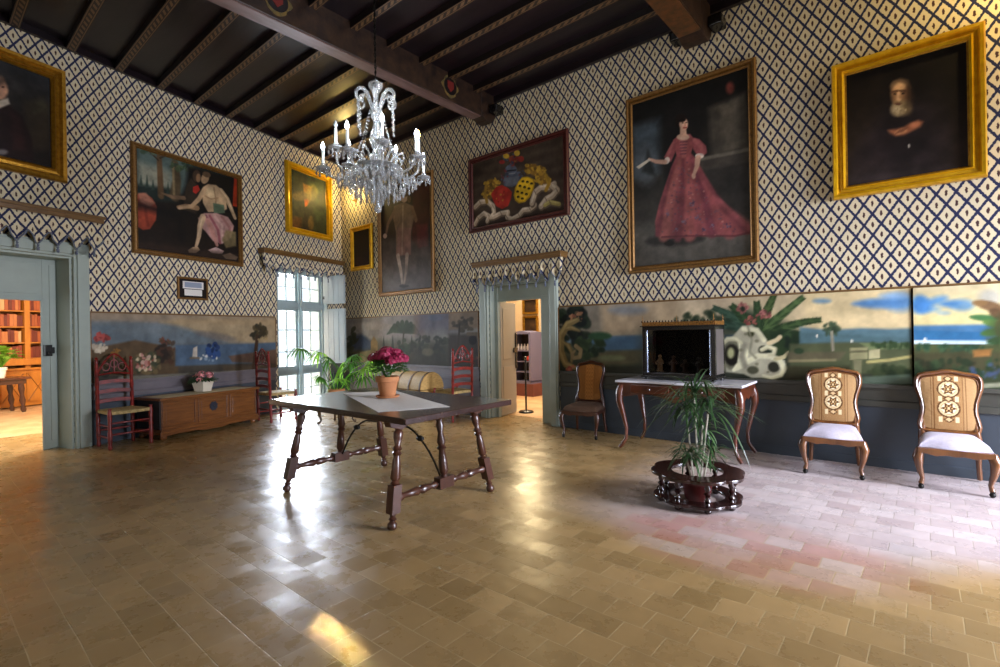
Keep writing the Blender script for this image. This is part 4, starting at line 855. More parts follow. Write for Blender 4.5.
def m_l1(c):
    c.grad([(0, '3a352e'), (.22, '4a443a'), (.38, '5c564a'), (.55, '5e676c'), (.8, '5d6a72'), (1, '8a7a68')])
    c.poly([(88, 312), (280, 318), (280, 326), (88, 320)], '8c7a64', .05, .7); c.poly([(160, 322), (180, 318), (285, 319), (285, 346), (230, 342), (190, 330)], 'a08a68', .08, .9); c.ell(215, 336, 22, 3.5, '6a6460', .05, .7, 10); c.ell(150, 330, 40, 5, '6e7272', .1, .5)
    c.poly([(88, 350), (110, 345), (135, 340), (160, 345), (178, 350), (178, 374), (88, 376)], '52422f', .03); c.poly([(175, 345), (240, 344), (285, 342), (285, 362), (175, 366)], '495a6c', .03); c.poly([(228, 356), (285, 348), (285, 364), (232, 362)], '5c4434', .03, .9); c.poly([(222, 366), (285, 364), (285, 376), (225, 374)], '4c4030', .04, .8)
    c.poly([(193, 348), (197, 346), (197, 357), (192, 357)], 'b8ac9c', .015); c.line([(190, 358), (199, 358)], .014, '6a5a44', .01)
    c.dabs(166, 352, 10, 12, 44, 3.4, ['3c2e24', '4e3428', '2c241e'], 71, .8, .02); c.dabs(164, 341, 7, 3, 12, 2, ['6a3c2c', '54402c'], 72, .8)
    c.dabs(212, 350, 7, 7, 34, 2.6, ['24365c', '2c4470', '1c2a48'], 73, .9); c.dabs(207, 358, 10, 3, 12, 1.6, ['c8c4b8', '7c8c98'], 74, .8)
    c.dabs(258, 332, 9, 8, 44, 2.8, ['3a3222', '4c4028', '2c2a20'], 75, .85, .02); c.line([(257, 336), (255, 356), (254, 372)], [.03, .04, .06], '3c2c20', .02); c.dabs(262, 338, 6, 2, 10, 1.6, ['a08a60'], 76, .6)
    c.dabs(147, 364, 13, 11, 60, 2.8, ['3c4230', '2c3424', '6a5a3c'], 77, .85, .02); c.dabs(146, 362, 11, 9, 34, 2.1, ['c0a08c', 'b07a70', '8a4a3c', 'c8b490'], 78, .9)
    c.dabs(101, 338, 8, 4, 30, 2.2, ['8a3a34', 'a04a44', '6c302c'], 79, .9); c.dabs(100, 348, 7, 4, 22, 2.2, ['b8a890', 'c8bca4'], 80, .85); c.dabs(116, 353, 5, 4, 18, 2, ['9a6a30', '7a5428'], 81, .85); c.dabs(100, 370, 12, 8, 20, 3, ['2c2a24', '3a3830'], 82, .8)
    c.line([(120, 379), (160, 377), (280, 370)], .035, '6e6a5e', .02, .9); c.line([(125, 385), (280, 376)], .02, '4a4036', .02, .9); c.noise(.1, 8, 83)
mural(WB, -4.02, -.115, .80, 1.70, 'longest painted landscape panel, with palm fronds and a pale scrolled cartouche behind the glass case', m_r1)
mural(WB, -.115, 2.85, .80, 1.70, 'painted sea view panel with blue clouds behind the rightmost low chair', m_r2)
mural(WB, -9.45, -5.58, .80, 1.70, 'hazy painted panel with a palm and cypresses between the corner and the back doorway', m_b1)
mural(WL, -4.72, -1.80, .80, 1.70, 'dusky painted lake scene with flowers and a small sailboat above the wooden chest', m_l1)

# ================================================================== FURNITURE
TP = [(0, .5), (.03, .8), (.06, .55), (.09, .85), (.12, .6), (.2, .95), (.34, 1.0), (.46, .62), (.5, .95), (.53, .6), (.56, 1.0), (.6, .6), (.7, .85), (.82, 1.0), (.92, .7), (.95, 1), (1, .8)]
# ---- big oak table: two turned trestles, iron stay
t = empty('trestle_table', (-3.58, 2.68, 0), 0.02, 'long dark oak table on turned splayed legs in the middle of the room', 'table')
b = MB(); b.box(-.93, .93, -.57, .57, .750, .795); b.build('tabletop', M_TABLE, t, bev=.006)
b = MB(); b.box(-.80, .80, -.05, .05, .735, .750)
for sx in (-1, 1):
    x = sx*.66
    b.prism([(-.52, .75), (.52, .75), (.50, .70), (.40, .67), (.34, .70), (-.34, .70), (-.40, .67), (-.50, .70)], x-.035, x+.035, 'yz')
b.build('top_batten', M_LEG, t, bev=.004)
for sx in (-1, 1):
    xt = sx*.655; xf = sx*.72
    for sy in (-1, 1):
        p1 = Vector((xt, sy*.40, .69)); p0 = Vector((xf, sy*.53, .0)); d = p1-p0
        g = MB()
        at = lambda q: p0+d*q
        g.turned(at(.42), at(1.0), [(0, .022), (.04, .034), (.08, .024), (.12, .036), (.4, .030), (.5, .022), (.54, .036), (.58, .022), (.62, .036), (.68, .02), (.8, .033), (.9, .036), (.94, .024), (1, .036)])
        g.turned(p0, at(.17), [(0, .020), (.12, .034), (.35, .034), (.5, .018), (.6, .030), (.72, .018), (1, .028)])
        # square block where stretcher enters
        c0, c1 = at(.16), at(.43); k = .036; vs = []
        for c_ in (c0, c1): vs += [(c_.x-k, c_.y-k, c_.z), (c_.x+k, c_.y-k, c_.z), (c_.x+k, c_.y+k, c_.z), (c_.x-k, c_.y+k, c_.z)]
        g.add(vs, [(3, 2, 1, 0), (4, 5, 6, 7), (0, 1, 5, 4), (1, 2, 6, 5), (2, 3, 7, 6), (3, 0, 4, 7)])
        g.build('leg', M_LEG, t, smooth=True)
    zf = .205; xs = xf+(xt-xf)*.3
    g = MB()
    for s_ in (-1, 1): g.turned((xs, s_*.06, zf), (xs, s_*.47, zf), [(0, .03), (.05, .018), (.12, .030), (.18, .018), (.3, .028), (.42, .034), (.48, .02), (.54, .034), (.7, .026), (.85, .02), (.9, .032), (1, .024)])
    g.box(xs-.035, xs+.035, -.075, .075, zf-.04, zf+.045)
    g.build('stretcher', M_LEG, t, smooth=True)
    g = MB(); g.turned((xs, 0, zf+.03), (xt, 0, .70), [(0, .034), (.06, .022), (.12, .038), (.3, .034), (.46, .024), (.5, .04), (.54, .024), (.6, .036), (.75, .02), (.88, .034), (.94, .024), (1, .036)])
    g.build('centre_leg', M_LEG, t, smooth=True)
pts = []
for k in range(41):
    u = -1+2*k/40; x = u*.66; z = .235+.37*(1-abs(u)**3.2)+.012*math.cos(u*PI*4)*(1-abs(u))
    pts.append((x, .0, z))
g = MB(); g.tube(pts, .0085, 6)
for k in (7, 33): g.ball(pts[k], .03, 8, 6, .8); g.box(pts[k][0]-.034, pts[k][0]+.034, -.012, .012, pts[k][2]-.012, pts[k][2]+.012)
g.build('iron_stay', M_IRON, t, smooth=True)
# cloth lying on the table
def cloth(name, P, z, m, label, cat, n=20, droop=0.0):
    A, B_, C_, D = [np.array(p) for p in P]; b = MB(); vs = []
    for i_ in range(n+1):
        for j in range(n+1):
            u, v = i_/n, j/n; q = (A*(1-u)+B_*u)*(1-v)+(D*(1-u)+C_*u)*v
            vs.append((q[0]-A[0], q[1]-A[1], .0022+.0016*math.sin(u*17+v*5)*math.sin(v*13)+.002*max(0, math.sin(u*31)*.3)))
    top = len(vs); vs += [(x, y, z_-.0025 if z_ > .003 else .0004) for x, y, z_ in vs]
    N1 = n+1; q4 = [(i_*N1+j, i_*N1+j+1, (i_+1)*N1+j+1, (i_+1)*N1+j) for i_ in range(n) for j in range(n)]
    ring = [j for j in range(N1)]+[i_*N1+n for i_ in range(1, N1)]+[n*N1+j for j in range(n-1, -1, -1)]+[i_*N1 for i_ in range(n-1, 0, -1)]
    fs = q4+[tuple(a+top for a in reversed(f)) for f in q4]+[(ring[k], ring[(k+1) % len(ring)], ring[(k+1) % len(ring)]+top, ring[k]+top) for k in range(len(ring))]
    b.add(vs, fs); return tag(b.build(name, m, loc=(A[0], A[1], z), smooth=True), label, cat)
cloth('table_runner', [(-4.34, 2.74), (-3.03, 2.20), (-2.79, 2.68), (-4.02, 3.13)], .7955, M_LINEN, 'white linen runner lying askew across the dark oak table', 'runner')

def leaf_quad(b, p, d, n, L, w, bend=.3, seg=3, tipw=.1):
    """curved blade from p along d, up-normal n"""
    p = Vector(p); d = Vector(d).normalized(); n = Vector(n); s_ = d.cross(n)
    s_ = s_.normalized() if s_.length > 1e-6 else Vector((1, 0, 0)); n = s_.cross(d).normalized(); vs = []
    for k in range(seg+1):
        t_ = k/seg; ww = w*(math.sin(PI*(.12+.80*t_))*.95+.05) if k < seg else w*tipw
        c = p+d*(L*t_)-Vector((0, 0, 1))*(bend*L*t_*t_)
        vs += [c-s_*ww*.5, c+n*ww*.12, c+s_*ww*.5]
    fs = []
    for k in range(seg):
        a = k*3; fs += [(a, a+1, a+4, a+3), (a+1, a+2, a+5, a+4)]
    b.add(vs, fs)
def rdir(rd, zmin=-.2, zmax=1):
    a = rd.uniform(0, 2*PI); z = rd.uniform(zmin, zmax); r = math.sqrt(max(0, 1-z*z)); return Vector((r*math.cos(a), r*math.sin(a), z))
POT = [(.62, 0), (.66, .05), (.86, .72), (.98, .74), (1.0, .98), (.92, 1.0), (.86, .9), (.80, .86), (.1, .84)]
def pot(name, R, H, m, par, z=0): return MB().lathe([(r*R, h*H+z) for r, h in POT], n=24).build(name, m, par, smooth=True)
# ---- magenta plant in a terracotta pot
t = empty('potted_flower', (-3.66, 2.76, .799), 0, 'terracotta pot of deep magenta blooms standing on the white table runner', 'potted plant')
pot('flower_pot', .105, .175, M_TERRA, t, .012)
MB().lathe([(.085, 0), (.10, .004), (.105, .02), (.095, .02), (.08, .01)], n=20).build('saucer', M_TERRA, t, smooth=True)
rd = random.Random(3); b = MB()
for k in range(330):
    d = rdir(rd, -.25, .8); r = rd.uniform(.07, .155); c = Vector((d.x*r*1.05, d.y*r*1.05, .255+d.z*.085))
    leaf_quad(b, c, d+Vector((0, 0, .2)), (0, 0, 1), rd.uniform(.035, .06), rd.uniform(.025, .04), .3, 2)
for k in range(14):
    a = 2*PI*k/14; b.tube([(0, 0, .15), (.05*math.cos(a), .05*math.sin(a), .24), (.11*math.cos(a), .11*math.sin(a), .31)], .004, 5)
b.build('foliage', M_LEAF, t)
heads = [(-.13, .02, .335, .062), (-.05, -.07, .36, .066), (.04, .06, .375, .07), (.05, -.07, .375, .068), (.14, .0, .345, .062), (-.06, .08, .375, .06), (.12, .08, .34, .05), (-.005, -.0, .405, .06), (.14, -.06, .33, .05), (-.14, -.04, .345, .05)]
for (x, y, z, R) in heads:
    b = MB()
    for k in range(70):
        d = rdir(rd, -.5, 1); c = Vector((x, y, z))+Vector((d.x*R, d.y*R, d.z*R*.72)); s_ = d.orthogonal().normalized(); q = d.cross(s_); w = .011
        for j in range(4):
            a = j*PI/2+rd.random(); e = s_*math.cos(a)+q*math.sin(a); f = d.cross(e)
            b.add([c, c+e*w+f*w*.7+d*.003, c+e*w*1.5+d*.004, c+e*w-f*w*.7+d*.003], [(0, 1, 2, 3)])
    b.ball((x, y, z), R*.85, 8, 6, .7)
    b.build('flower_head', M_MAG, t)

# ---- wooden chest, runner, pink flowers
cx, cd_ = -3.46, .335
t = empty('wooden_chest', WL.loc(cx, cd_, 0), LA, 'long walnut chest with iron lock plate against the wall under the lake scene', 'chest')
w, dd = .76, .27
b = MB(); b.box(-w+.02, w-.02, -dd+.02, dd-.02, .10, .525); b.build('body', M_CHEST, t, bev=.004)
b = MB(); b.box(-w-.02, w+.02, -dd-.025, dd+.01, .525, .56); b.build('lid', M_CHEST, t, bev=.008)
b = MB(); b.box(-w, w, -dd, dd, .09, .135); b.box(-w-.015, w+.015, -dd-.015, dd, .075, .10)
b.prism([(-w, .08), (w, .08), (w, .03), (w-.08, .05), (w-.2, .055), (.25, .055), (.15, .035), (-.15, .035), (-.25, .055), (-w+.2, .055), (-w+.08, .05), (-w, .03)], -dd, -dd+.025, 'xz')
b.build('plinth', M_CHEST, t, bev=.004)
for x0, x1 in ((-w+.03, -.27), (-.23, .23), (.27, w-.03)):
    b = MB(); y = -dd+.018
    for q in ((x0, x1, .16, .175), (x0, x1, .485, .50), (x0, x0+.015, .16, .50), (x1-.015, x1, .16, .50)): b.box(q[0], q[1], y-.012, y+.003, q[2], q[3])
    b.box(x0+.05, x1-.05, y-.006, y+.003, .21, .45); b.build('front_panel', M_CHEST, t, bev=.003)
b = MB(); n = 16; b.prism([(.055*math.cos(2*PI*k/n)*(1+.18*(k % 2)), .36+.06*math.sin(2*PI*k/n)*(1+.18*(k % 2))) for k in range(n)], -dd-.002, -dd+.012, 'xz'); b.box(-.01, .01, -dd-.01, -dd, .33, .37)
b.build('lock_plate', mat('blue_iron', '3c4250', .4, .7), t)
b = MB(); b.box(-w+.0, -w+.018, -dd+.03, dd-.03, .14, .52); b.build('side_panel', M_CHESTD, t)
for sx in (-1, 1):
    for sy in (-1, 1): MB().lathe([(.03, 0), (.042, .015), (.042, .045), (.028, .07), (.03, .08)], (sx*(w-.06), sy*(dd-.05), 0), 10).build('foot', M_CHEST, t, smooth=True)
A = WL.loc(cx-w+.04, cd_+dd-.01, 0)[:2]; B_ = WL.loc(cx+w-.1, cd_+dd-.01, 0)[:2]; C_ = WL.loc(cx+w-.1, cd_-dd+.14, 0)[:2]; D = WL.loc(cx-w+.04, cd_-dd+.14, 0)[:2]
cloth('chest_runner', [A, B_, C_, D], .5605, mat('cream_linen', 'cdbf9c', .9, c2='bfb08c', scale=60), 'narrow cream cloth laid along the lid of the walnut chest', 'runner')
px, py, _ = WL.loc(-3.45, .36, 0)
t = empty('potted_flower', (px, py, .5645), 0, 'square ivory pot of small pink flowers on the walnut chest', 'potted plant')
b = MB(); H = .155; vs = []
for (r, h) in ((.075, 0), (.105, H), (.095, H), (.07, .03)):
    vs += [(-r, -r, h), (r, -r, h), (r, r, h), (-r, r, h)]
b.add(vs, [(3, 2, 1, 0)]+[(i_*4+k, i_*4+(k+1) % 4, (i_+1)*4+(k+1) % 4, (i_+1)*4+k) for i_ in range(3) for k in range(4)]+[(12, 13, 14, 15)])
o = b.build('flower_pot', M_WPOT, t, bev=.006); o.rotation_euler = (0, 0, LA+.2)
b = MB()
for k in range(170):
    d = rdir(rd, -.1, .7); r = rd.uniform(.05, .17); leaf_quad(b, (d.x*r, d.y*r, .17+d.z*.06), d, (0, 0, 1), rd.uniform(.05, .09), .04, .5, 2)
b.build('foliage', M_LEAF_D, t)
for (x, y, z) in ((-.16, -.04, .21), (-.1, .08, .24), (-.02, -.05, .25), (.06, .06, .26), (.1, -.05, .24), (.17, .04, .22), (-.07, .01, .27), (.02, .1, .25), (.15, -.1, .19)):
    b = MB()
    for k in range(26):
        d = rdir(rd, -.6, 1); c = Vector((x+d.x*.042, y+d.y*.042, z+d.z*.026)); s_ = d.orthogonal().normalized(); q = d.cross(s_)
        for j in range(5):
            a = j*2*PI/5+rd.random(); e = s_*math.cos(a)+q*math.sin(a); f = d.cross(e); b.add([c, c+e*.008+f*.006, c+e*.014, c+e*.008-f*.006], [(0, 1, 2, 3)])
    b.build('flower_head', M_PINK, t)

# ---- red ladder-back chairs (face +y in their own frame is the front = -y here: front is at -y)
def ladder_chair():
    t = empty('ladder_back_chair', (0, 0, 0), 0)
    W_, D_, H_ = .21, .20, 1.13
    for sx in (-1, 1):
        b = MB(); b.turned((sx*W_*.92, D_, 0), (sx*W_*.92, D_+.03, H_), [(0, .017), (.03, .023), (.06, .017), (.1, .022), (.36, .022), (.38, .015), (.4, .023), (.52, .019), (.53, .024), (.65, .018), (.66, .024), (.78, .017), (.79, .023), (.93, .017), (.945, .023), (.965, .012), (.98, .021), (1, .006)])
        b.build('back_post', M_RED, t, smooth=True)
        b = MB(); b.turned((sx*W_*1.08, -D_, 0), (sx*W_*1.08, -D_, .50), [(0, .018), (.06, .026), (.12, .017), (.2, .024), (.42, .025), (.46, .017), (.52, .026), (.58, .019), (.8, .025), (.9, .024), (.94, .016), (1, .022)])
        b.build('front_leg', M_RED, t, smooth=True)
        for z in (.14, .28): MB().turned((sx*W_*1.08, -D_, z), (sx*W_*.93, D_, z), [(0, .009), (.5, .014), (1, .009)], 8).build('side_stretcher', M_RED, t, smooth=True)
    for z in (.18, .32): MB().turned((-W_*1.08, -D_, z), (W_*1.08, -D_, z), [(0, .01), (.2, .014), (.45, .01), (.5, .018), (.55, .01), (.8, .014), (1, .01)], 8).build('front_stretcher', M_RED, t, smooth=True)
    MB().turned((-W_*.92, D_, .2), (W_*.92, D_, .2), [(0, .01), (.5, .014), (1, .01)], 8).build('rear_stretcher', M_RED, t, smooth=True)
    n = 16
    def slat(z, h, arch, cut):
        w = W_*.92-.012; y = D_+.03*z/H_; up = []; lo = []
        for k in range(n+1):
            x = -w+2*w*k/n; u = x/w
            up.append((x, z+h*.5+arch*(1-u*u)+.012*math.cos(u*PI*3)*(arch > .03))); lo.append((x, z-h*.5+cut*(1-u*u)))
        b = MB(); b.prism(lo+up[::-1], y-.008, y+.008, 'xz'); return b
    for z in (.56, .68, .80):
        b = slat(z, .048, .014, .016); b.build('slat', M_RED, t)
    # crest: pointed arch with pierced tracery
    y = D_+.028; b = MB(); w = W_*.92-.012
    arch = []
    for k in range(13):
        u = -1+2*k/12; arch.append((u*w, y, .93+.235*(1-abs(u)**1.7)))
    b.tube(arch, .013, 6); b.tube([(-w, y, .90), (0, y, .925), (w, y, .90)], .012, 6)
    for c in (-.09, 0, .09):
        b.tube([(c+.042*math.cos(q*PI/6), y, 1.0+.05*math.sin(q*PI/6)+(.04 if c == 0 else 0)) for q in range(12)], .007, 5, closed=True)
    b.tube([(0, y, .925), (0, y, 1.15)], .008, 5)
    b.build('arched_crest', M_RED, t, smooth=True)
    # rush seat with four triangular fields
    b = MB(); z = .445; R = 10
    P = [(-W_*1.12, -D_-.015), (W_*1.12, -D_-.015), (W_*.95, D_+.01), (-W_*.95, D_+.01)]
    vs = []
    for r in range(R+1):
        q = 1-r/R
        for (x, y_) in P:
            vs.append((x*q, y_*q, z+.022-.012*(r/R)+(.0015 if r % 2 else -.0015)))
    fs = [(r*4+k, r*4+(k+1) % 4, (r+1)*4+(k+1) % 4, (r+1)*4+k) for r in range(R) for k in range(4)]
    b.add(vs, fs); b.prism(P, z-.022, z+.02); b.build('rush_seat', M_RUSH, t, bev=.008)
    return t
ch = ladder_chair(); p = WL.loc(-4.545, .37, 0); ch.location = p; ch.rotation_euler.z = LA-.12
tag(ch, 'red ladder-back chair with a rush seat between the library doorway and the chest', 'chair', 'red ladder-back chairs')
c2 = copy_tree(ch); c2.location = (-8.10, 3.90, 0); c2.rotation_euler.z = PI+.06; tag(c2, 'red ladder-back chair seen from behind, between the chest and the bright window', 'chair')
c3 = copy_tree(ch); c3.location = (-5.75, 5.62, 0); c3.rotation_euler.z = -PI/2-.1; tag(c3, 'bright red ladder-back chair with its rush seat beside the domed straw trunk', 'chair')

# ---- palm on a low cabriole stand
t = empty('plant_stand', (-6.98, 4.30, 0), .3, 'low stand on curved gilded legs holding the palm by the window', 'plant stand')
b = MB(); b.box(-.22, .22, -.2, .2, .335, .365); b.box(-.19, .19, -.17, .17, .28, .335); b.build('stand_top', M_LEG, t, bev=.006)
for sx in (-1, 1):
    for sy in (-1, 1):
        b = MB(); b.tube([(sx*.17, sy*.15, .31), (sx*.20, sy*.18, .24), (sx*.185, sy*.165, .13), (sx*.17, sy*.15, .06), (sx*.195, sy*.175, .02)], [.03, .034, .02, .014, .02], 8); b.ball((sx*.2, sy*.18, .024), .024)
        b.build('leg', mat('dark_gilt_leg', '5a4428', .35, .4, c2='2a2018', scale=20), t, smooth=True)
t = empty('potted_palm', (-6.98, 4.30, .366), 0, 'palm with arching fan leaves in front of the window', 'potted plant')
pot('plant_pot', .13, .17, M_TERRA, t)
rd = random.Random(11)
def frond(b, base, az, L, rise, droop, nl, ll, w):
    pts = []
    for k in range(9):
        u = k/8; pts.append(Vector(base)+Vector((math.cos(az)*L*u, math.sin(az)*L*u, rise*u-droop*u*u)))
    b.tube(pts, [.008*(1-.7*k/8) for k in range(9)], 5)
    for k in range(2, nl):
        u = .3+.7*k/nl; i_ = min(7, int(u*8)); f = u*8-i_; p = pts[i_].lerp(pts[i_+1], f) if i_ < 8 else pts[8]; dr = (pts[i_+1]-pts[i_]).normalized(); sd = dr.cross(Vector((0, 0, 1))).normalized()
        for s_ in (-1, 1):
            d = dr*(.55+.6*u)+sd*s_*(1.1-.6*u)+Vector((0, 0, -.1)); leaf_quad(b, p, d, (0, 0, 1), ll*(1.1-.4*u)*rd.uniform(.85, 1.1), w, .55, 3)
FANS = [((-.42, -.34, .80), .30, 0), ((-.30, -.10, .72), .30, 1), ((-.12, -.05, .62), .26, 0), ((.05, .05, .50), .30, 1), ((.22, .12, .56), .30, 0), ((.36, .30, .50), .30, 1), ((.28, .30, .34), .30, 0), ((.1, .2, .40), .32, 0), ((-.1, -.2, .36), .24, 0), ((.42, .38, .62), .28, 1), ((.0, .3, .66), .26, 0), ((.15, -.05, .30), .28, 1)]
for (c_, L, y_) in FANS:
    b = MB(); c = Vector(c_); b.tube([(c.x*.1, c.y*.1, .14), (c.x*.45, c.y*.45, c.z*.75), c], [.008, .006, .004], 5)
    out = Vector((c.x, c.y, .15)); out = out.normalized() if out.length > .01 else Vector((0, 0, 1)); sd = out.cross(Vector((0, 0, 1))).normalized(); up = sd.cross(out)
    for k in range(15):
        a = math.radians(-125+250*k/14); d = out*math.cos(a)+sd*math.sin(a)+Vector((0, 0, .15)); leaf_quad(b, c, d, (0, 0, 1), L*rd.uniform(.85, 1.1)*(1-.2*abs(a)/2.2), .030, rd.uniform(.6, 1.0), 5, .1)
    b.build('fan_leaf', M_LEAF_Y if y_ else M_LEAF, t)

# ---- domed straw-covered trunk by the back wall
t = empty('domed_trunk', (-6.58, 5.50, 0), 0.0, 'straw-coloured domed trunk standing between the palm and the red chair', 'trunk')
M_STRAW = mat('woven_straw', 'd0aa66', .6, c2='a58044', scale=50, stretch=(3, .3, 1), bump=.4); M_BAND = mat('trunk_band', '4a3016', .5)
w, dp = .46, .25
b = MB(); b.box(-w, w, -dp, dp, .04, .46); b.build('body', M_STRAW, t, bev=.01)
b = MB(); arc = [(-dp*math.cos(PI*k/12), .47+.27*math.sin(PI*k/12)) for k in range(13)]; b.prism(arc, -w, w, 'yz'); b.build('domed_lid', M_STRAW, t, smooth=True)
for x in (-w+.03, -.14, .16, w-.03):
    b = MB(); ar = [(-(dp+.006)*math.cos(PI*k/12), .47+.276*math.sin(PI*k/12)) for k in range(13)]; b.prism(ar, x-.014, x+.014, 'yz'); b.box(x-.014, x+.014, -dp-.008, -dp, .05, .47); b.build('strap', M_BAND, t)
b = MB(); b.box(-.05, .05, -dp-.015, -dp, .38, .46); b.build('lock_plate', M_BRASS, t)
b = MB(); b.box(-w-.01, w+.01, -dp-.01, dp+.01, 0, .045); b.build('base_rail', M_BAND, t)

# ---- slipper chairs
def outline(kind):
    # half outline from bottom centre to top centre: flared foot, pinched waist, round shoulders, arched crest
    H_ = [(0, -.235), (.06, -.238), (.12, -.236), (.165, -.232), (.186, -.215), (.192, -.185), (.184, -.14), (.172, -.09), (.168, -.04), (.176, .02), (.193, .08), (.207, .13), (.210, .175), (.203, .21), (.185, .232), (.15, .240), (.11, .245), (.075, .253), (.04, .262), (0, .266)]
    return [(x, z) for x, z in H_]+[(-x, z) for x, z in H_[-2:0:-1]]
def pad_color(x, z):
    H = lambda h: np.array(hx(h, 0))
    g = math.sin(x*700)*math.sin((z+abs(math.sin(x*350))*.006)*500)
    base = H('b08a5c')*(.80+.42*g)
    if .090 < abs(x) < .100 or .112 < abs(x) < .116: base = H('704a26')
    if abs(x) <= .090:
        base = H('8a6238') if (int((x+1)*160)+int((z+1)*160)) % 2 else H('a88458')
        for zc, R in ((.125, .076), (-.04, .078)):
            r = math.hypot(x, z-zc); th = math.atan2(z-zc, x)
            if R*.84 < r < R: base = H('5a3a1e')
            elif R*.66 < r <= R*.84: base = H('d2b98c')
            elif r <= R*.62: base = H('e6d6b0') if r > R*.5*(1+.25*math.cos(6*th)) else H('5a3a1e')
            if R*.45*(.8) > r > R*.2 and math.cos(6*th) > .2: base = H('c09860')
            if r < R*.13: base = H('d8c090')
        for zc in (.042, -.135, .215):
            q = abs(x)*.8+abs(z-zc)
            if q < .030: base = H('5a3a1e') if q > .018 else H('d0b080')
            elif abs(abs(x)-.055) < .014 and abs(z-zc) < .022: base = H('d8c498')
    return base
def slipper_chair(seatm=M_SEAT, woodm=M_HONEY, rect=False):
    t = empty('slipper_chair', (0, 0, 0)); zc = .665; lean = .16
    O = outline(0)
    if rect: O = [(x*.86, z*1.0) for x, z in O]
    def bk(x, z, o=0): return (x, .20+lean*(z-.35)+o, z)
    # back frame: thick moulded ring
    b = MB(); pts = [bk(x*1.02, zc+z*1.04) for x, z in O]; b.tube(pts, .026, 8, closed=True, flat=.8); b.tube([bk(x*.93, zc+z*.94, -.014) for x, z in O], .008, 5, closed=True)
    b.build('back_frame', woodm, t, smooth=True)
    IN = [(x*.95, z*.96) for x, z in O]
    def inside(x, z):
        r = False
        for k in range(len(IN)):
            x0, z0 = IN[k]; x1, z1 = IN[(k+1) % len(IN)]
            if (z0 > z) != (z1 > z) and x < (x1-x0)*(z-z0)/(z1-z0)+x0: r = not r
        return r
    nx, nz = 84, 104; vs = []; cs = []; idx = {}
    for a in range(nx+1):
        for c in range(nz+1):
            X, Z = -.21+.42*a/nx, -.26+.54*c/nz
            if inside(X, Z):
                idx[(a, c)] = len(vs); vs.append(bk(X, zc+Z, -.010-.030*max(0, 1-(abs(X)/.21)**3)*max(0, 1-(abs(Z)/.27)**3)))
                cs.append(tuple(pad_color(X, Z) if not rect else np.array(hx('a06a34', 0))*(.7+.5*(abs(X) < .06)*abs(math.sin(Z*60+math.cos(X*90)*2)))))
    b = MB(); b.v = vs; b.c = cs
    b.f = [(idx[(a, c)], idx[(a+1, c)], idx[(a+1, c+1)], idx[(a, c+1)]) for (a, c) in idx if (a+1, c) in idx and (a+1, c+1) in idx and (a, c+1) in idx]
    b.add([bk(x*.96, zc+z*.97, -.004) for x, z in O]+[bk(x*.96, zc+z*.97, .02) for x, z in O], [tuple(range(len(O))), tuple(range(2*len(O)-1, len(O)-1, -1))]); b.c += [tuple(hx('7a5a3a', 0))]*(2*len(O))
    b.build('tapestry_back', M_TAP, t, smooth=True)
    for sx in (-1, 1):
        b = MB(); b.tube([bk(sx*.17, .50), (sx*.185, .20, .37), (sx*.185, .22, .28), (sx*.19, .235, .15), (sx*.2, .27, .02)], [.022, .026, .024, .018, .018], 8); b.build('rear_leg', woodm, t, smooth=True)
        b = MB(); b.tube([(sx*.215, -.22, .33), (sx*.235, -.245, .27), (sx*.225, -.235, .18), (sx*.205, -.215, .09), (sx*.215, -.225, .045)], [.034, .036, .024, .016, .02], 8); b.build('front_leg', woodm, t, smooth=True)
        b = MB(); b.ball((sx*.215, -.225, .021), .021); b.box(sx*.215-.014, sx*.215+.014, -.235, -.215, .02, .05); b.build('castor', M_IRON, t, smooth=True)
    # seat rail, serpentine at front
    n = 20; fr_ = [(-.235+.47*k/n, -.245-.018*math.cos((k/n-.5)*2*PI)) for k in range(n+1)]
    P = fr_+[(.205, .235), (-.205, .235)]
    b = MB(); b.prism(P, .298, .345)
    lo = [(-.235+.47*k/n, .305-.018*(1-abs(math.cos((k/n-.5)*2*PI)))-.012*math.exp(-((k/n-.5)/.08)**2)) for k in range(n+1)]
    b.prism(lo+[(.235, .345), (-.235, .345)], -.262, -.24, 'xz'); b.build('seat_rail', woodm, t, bev=.004)
    b = MB(); R = 10; vs = []; n2 = len(P)
    for r in range(R+1):
        q = 1-r/R; h = .345+.088*math.sqrt(max(0, 1-q**3))
        for x, y in P: vs.append((x*.97*(q if r < R else .001), .0+y*.96*(q if r < R else .001), h))
    fs = [(r*n2+k, r*n2+(k+1) % n2, (r+1)*n2+(k+1) % n2, (r+1)*n2+k) for r in range(R) for k in range(n2)]
    b.add(vs, fs); b.prism([(x*.97, y*.96) for x, y in P], .343, .35); b.build('seat_cushion', seatm, t, smooth=True, auto=70)
    return t
s1 = slipper_chair(); s1.location = (-.70, 5.64, 0); s1.rotation_euler.z = .10
tag(s1, 'low carved walnut chair with pale lilac seat, next to the marble console', 'chair', 'low upholstered walnut chairs')
s2 = copy_tree(s1); s2.location = (.135, 5.68, 0); s2.rotation_euler.z = .06; tag(s2, 'low carved walnut chair with pale lilac seat, rightmost and largest in view', 'chair')
s3 = slipper_chair(M_SEAT_B, M_HONEY_D, True); s3.location = (-3.43, 5.72, 0); s3.rotation_euler.z = .22
tag(s3, 'dark low chair with brown seat and orange rectangular back by the back doorway', 'chair', 'low upholstered walnut chairs')

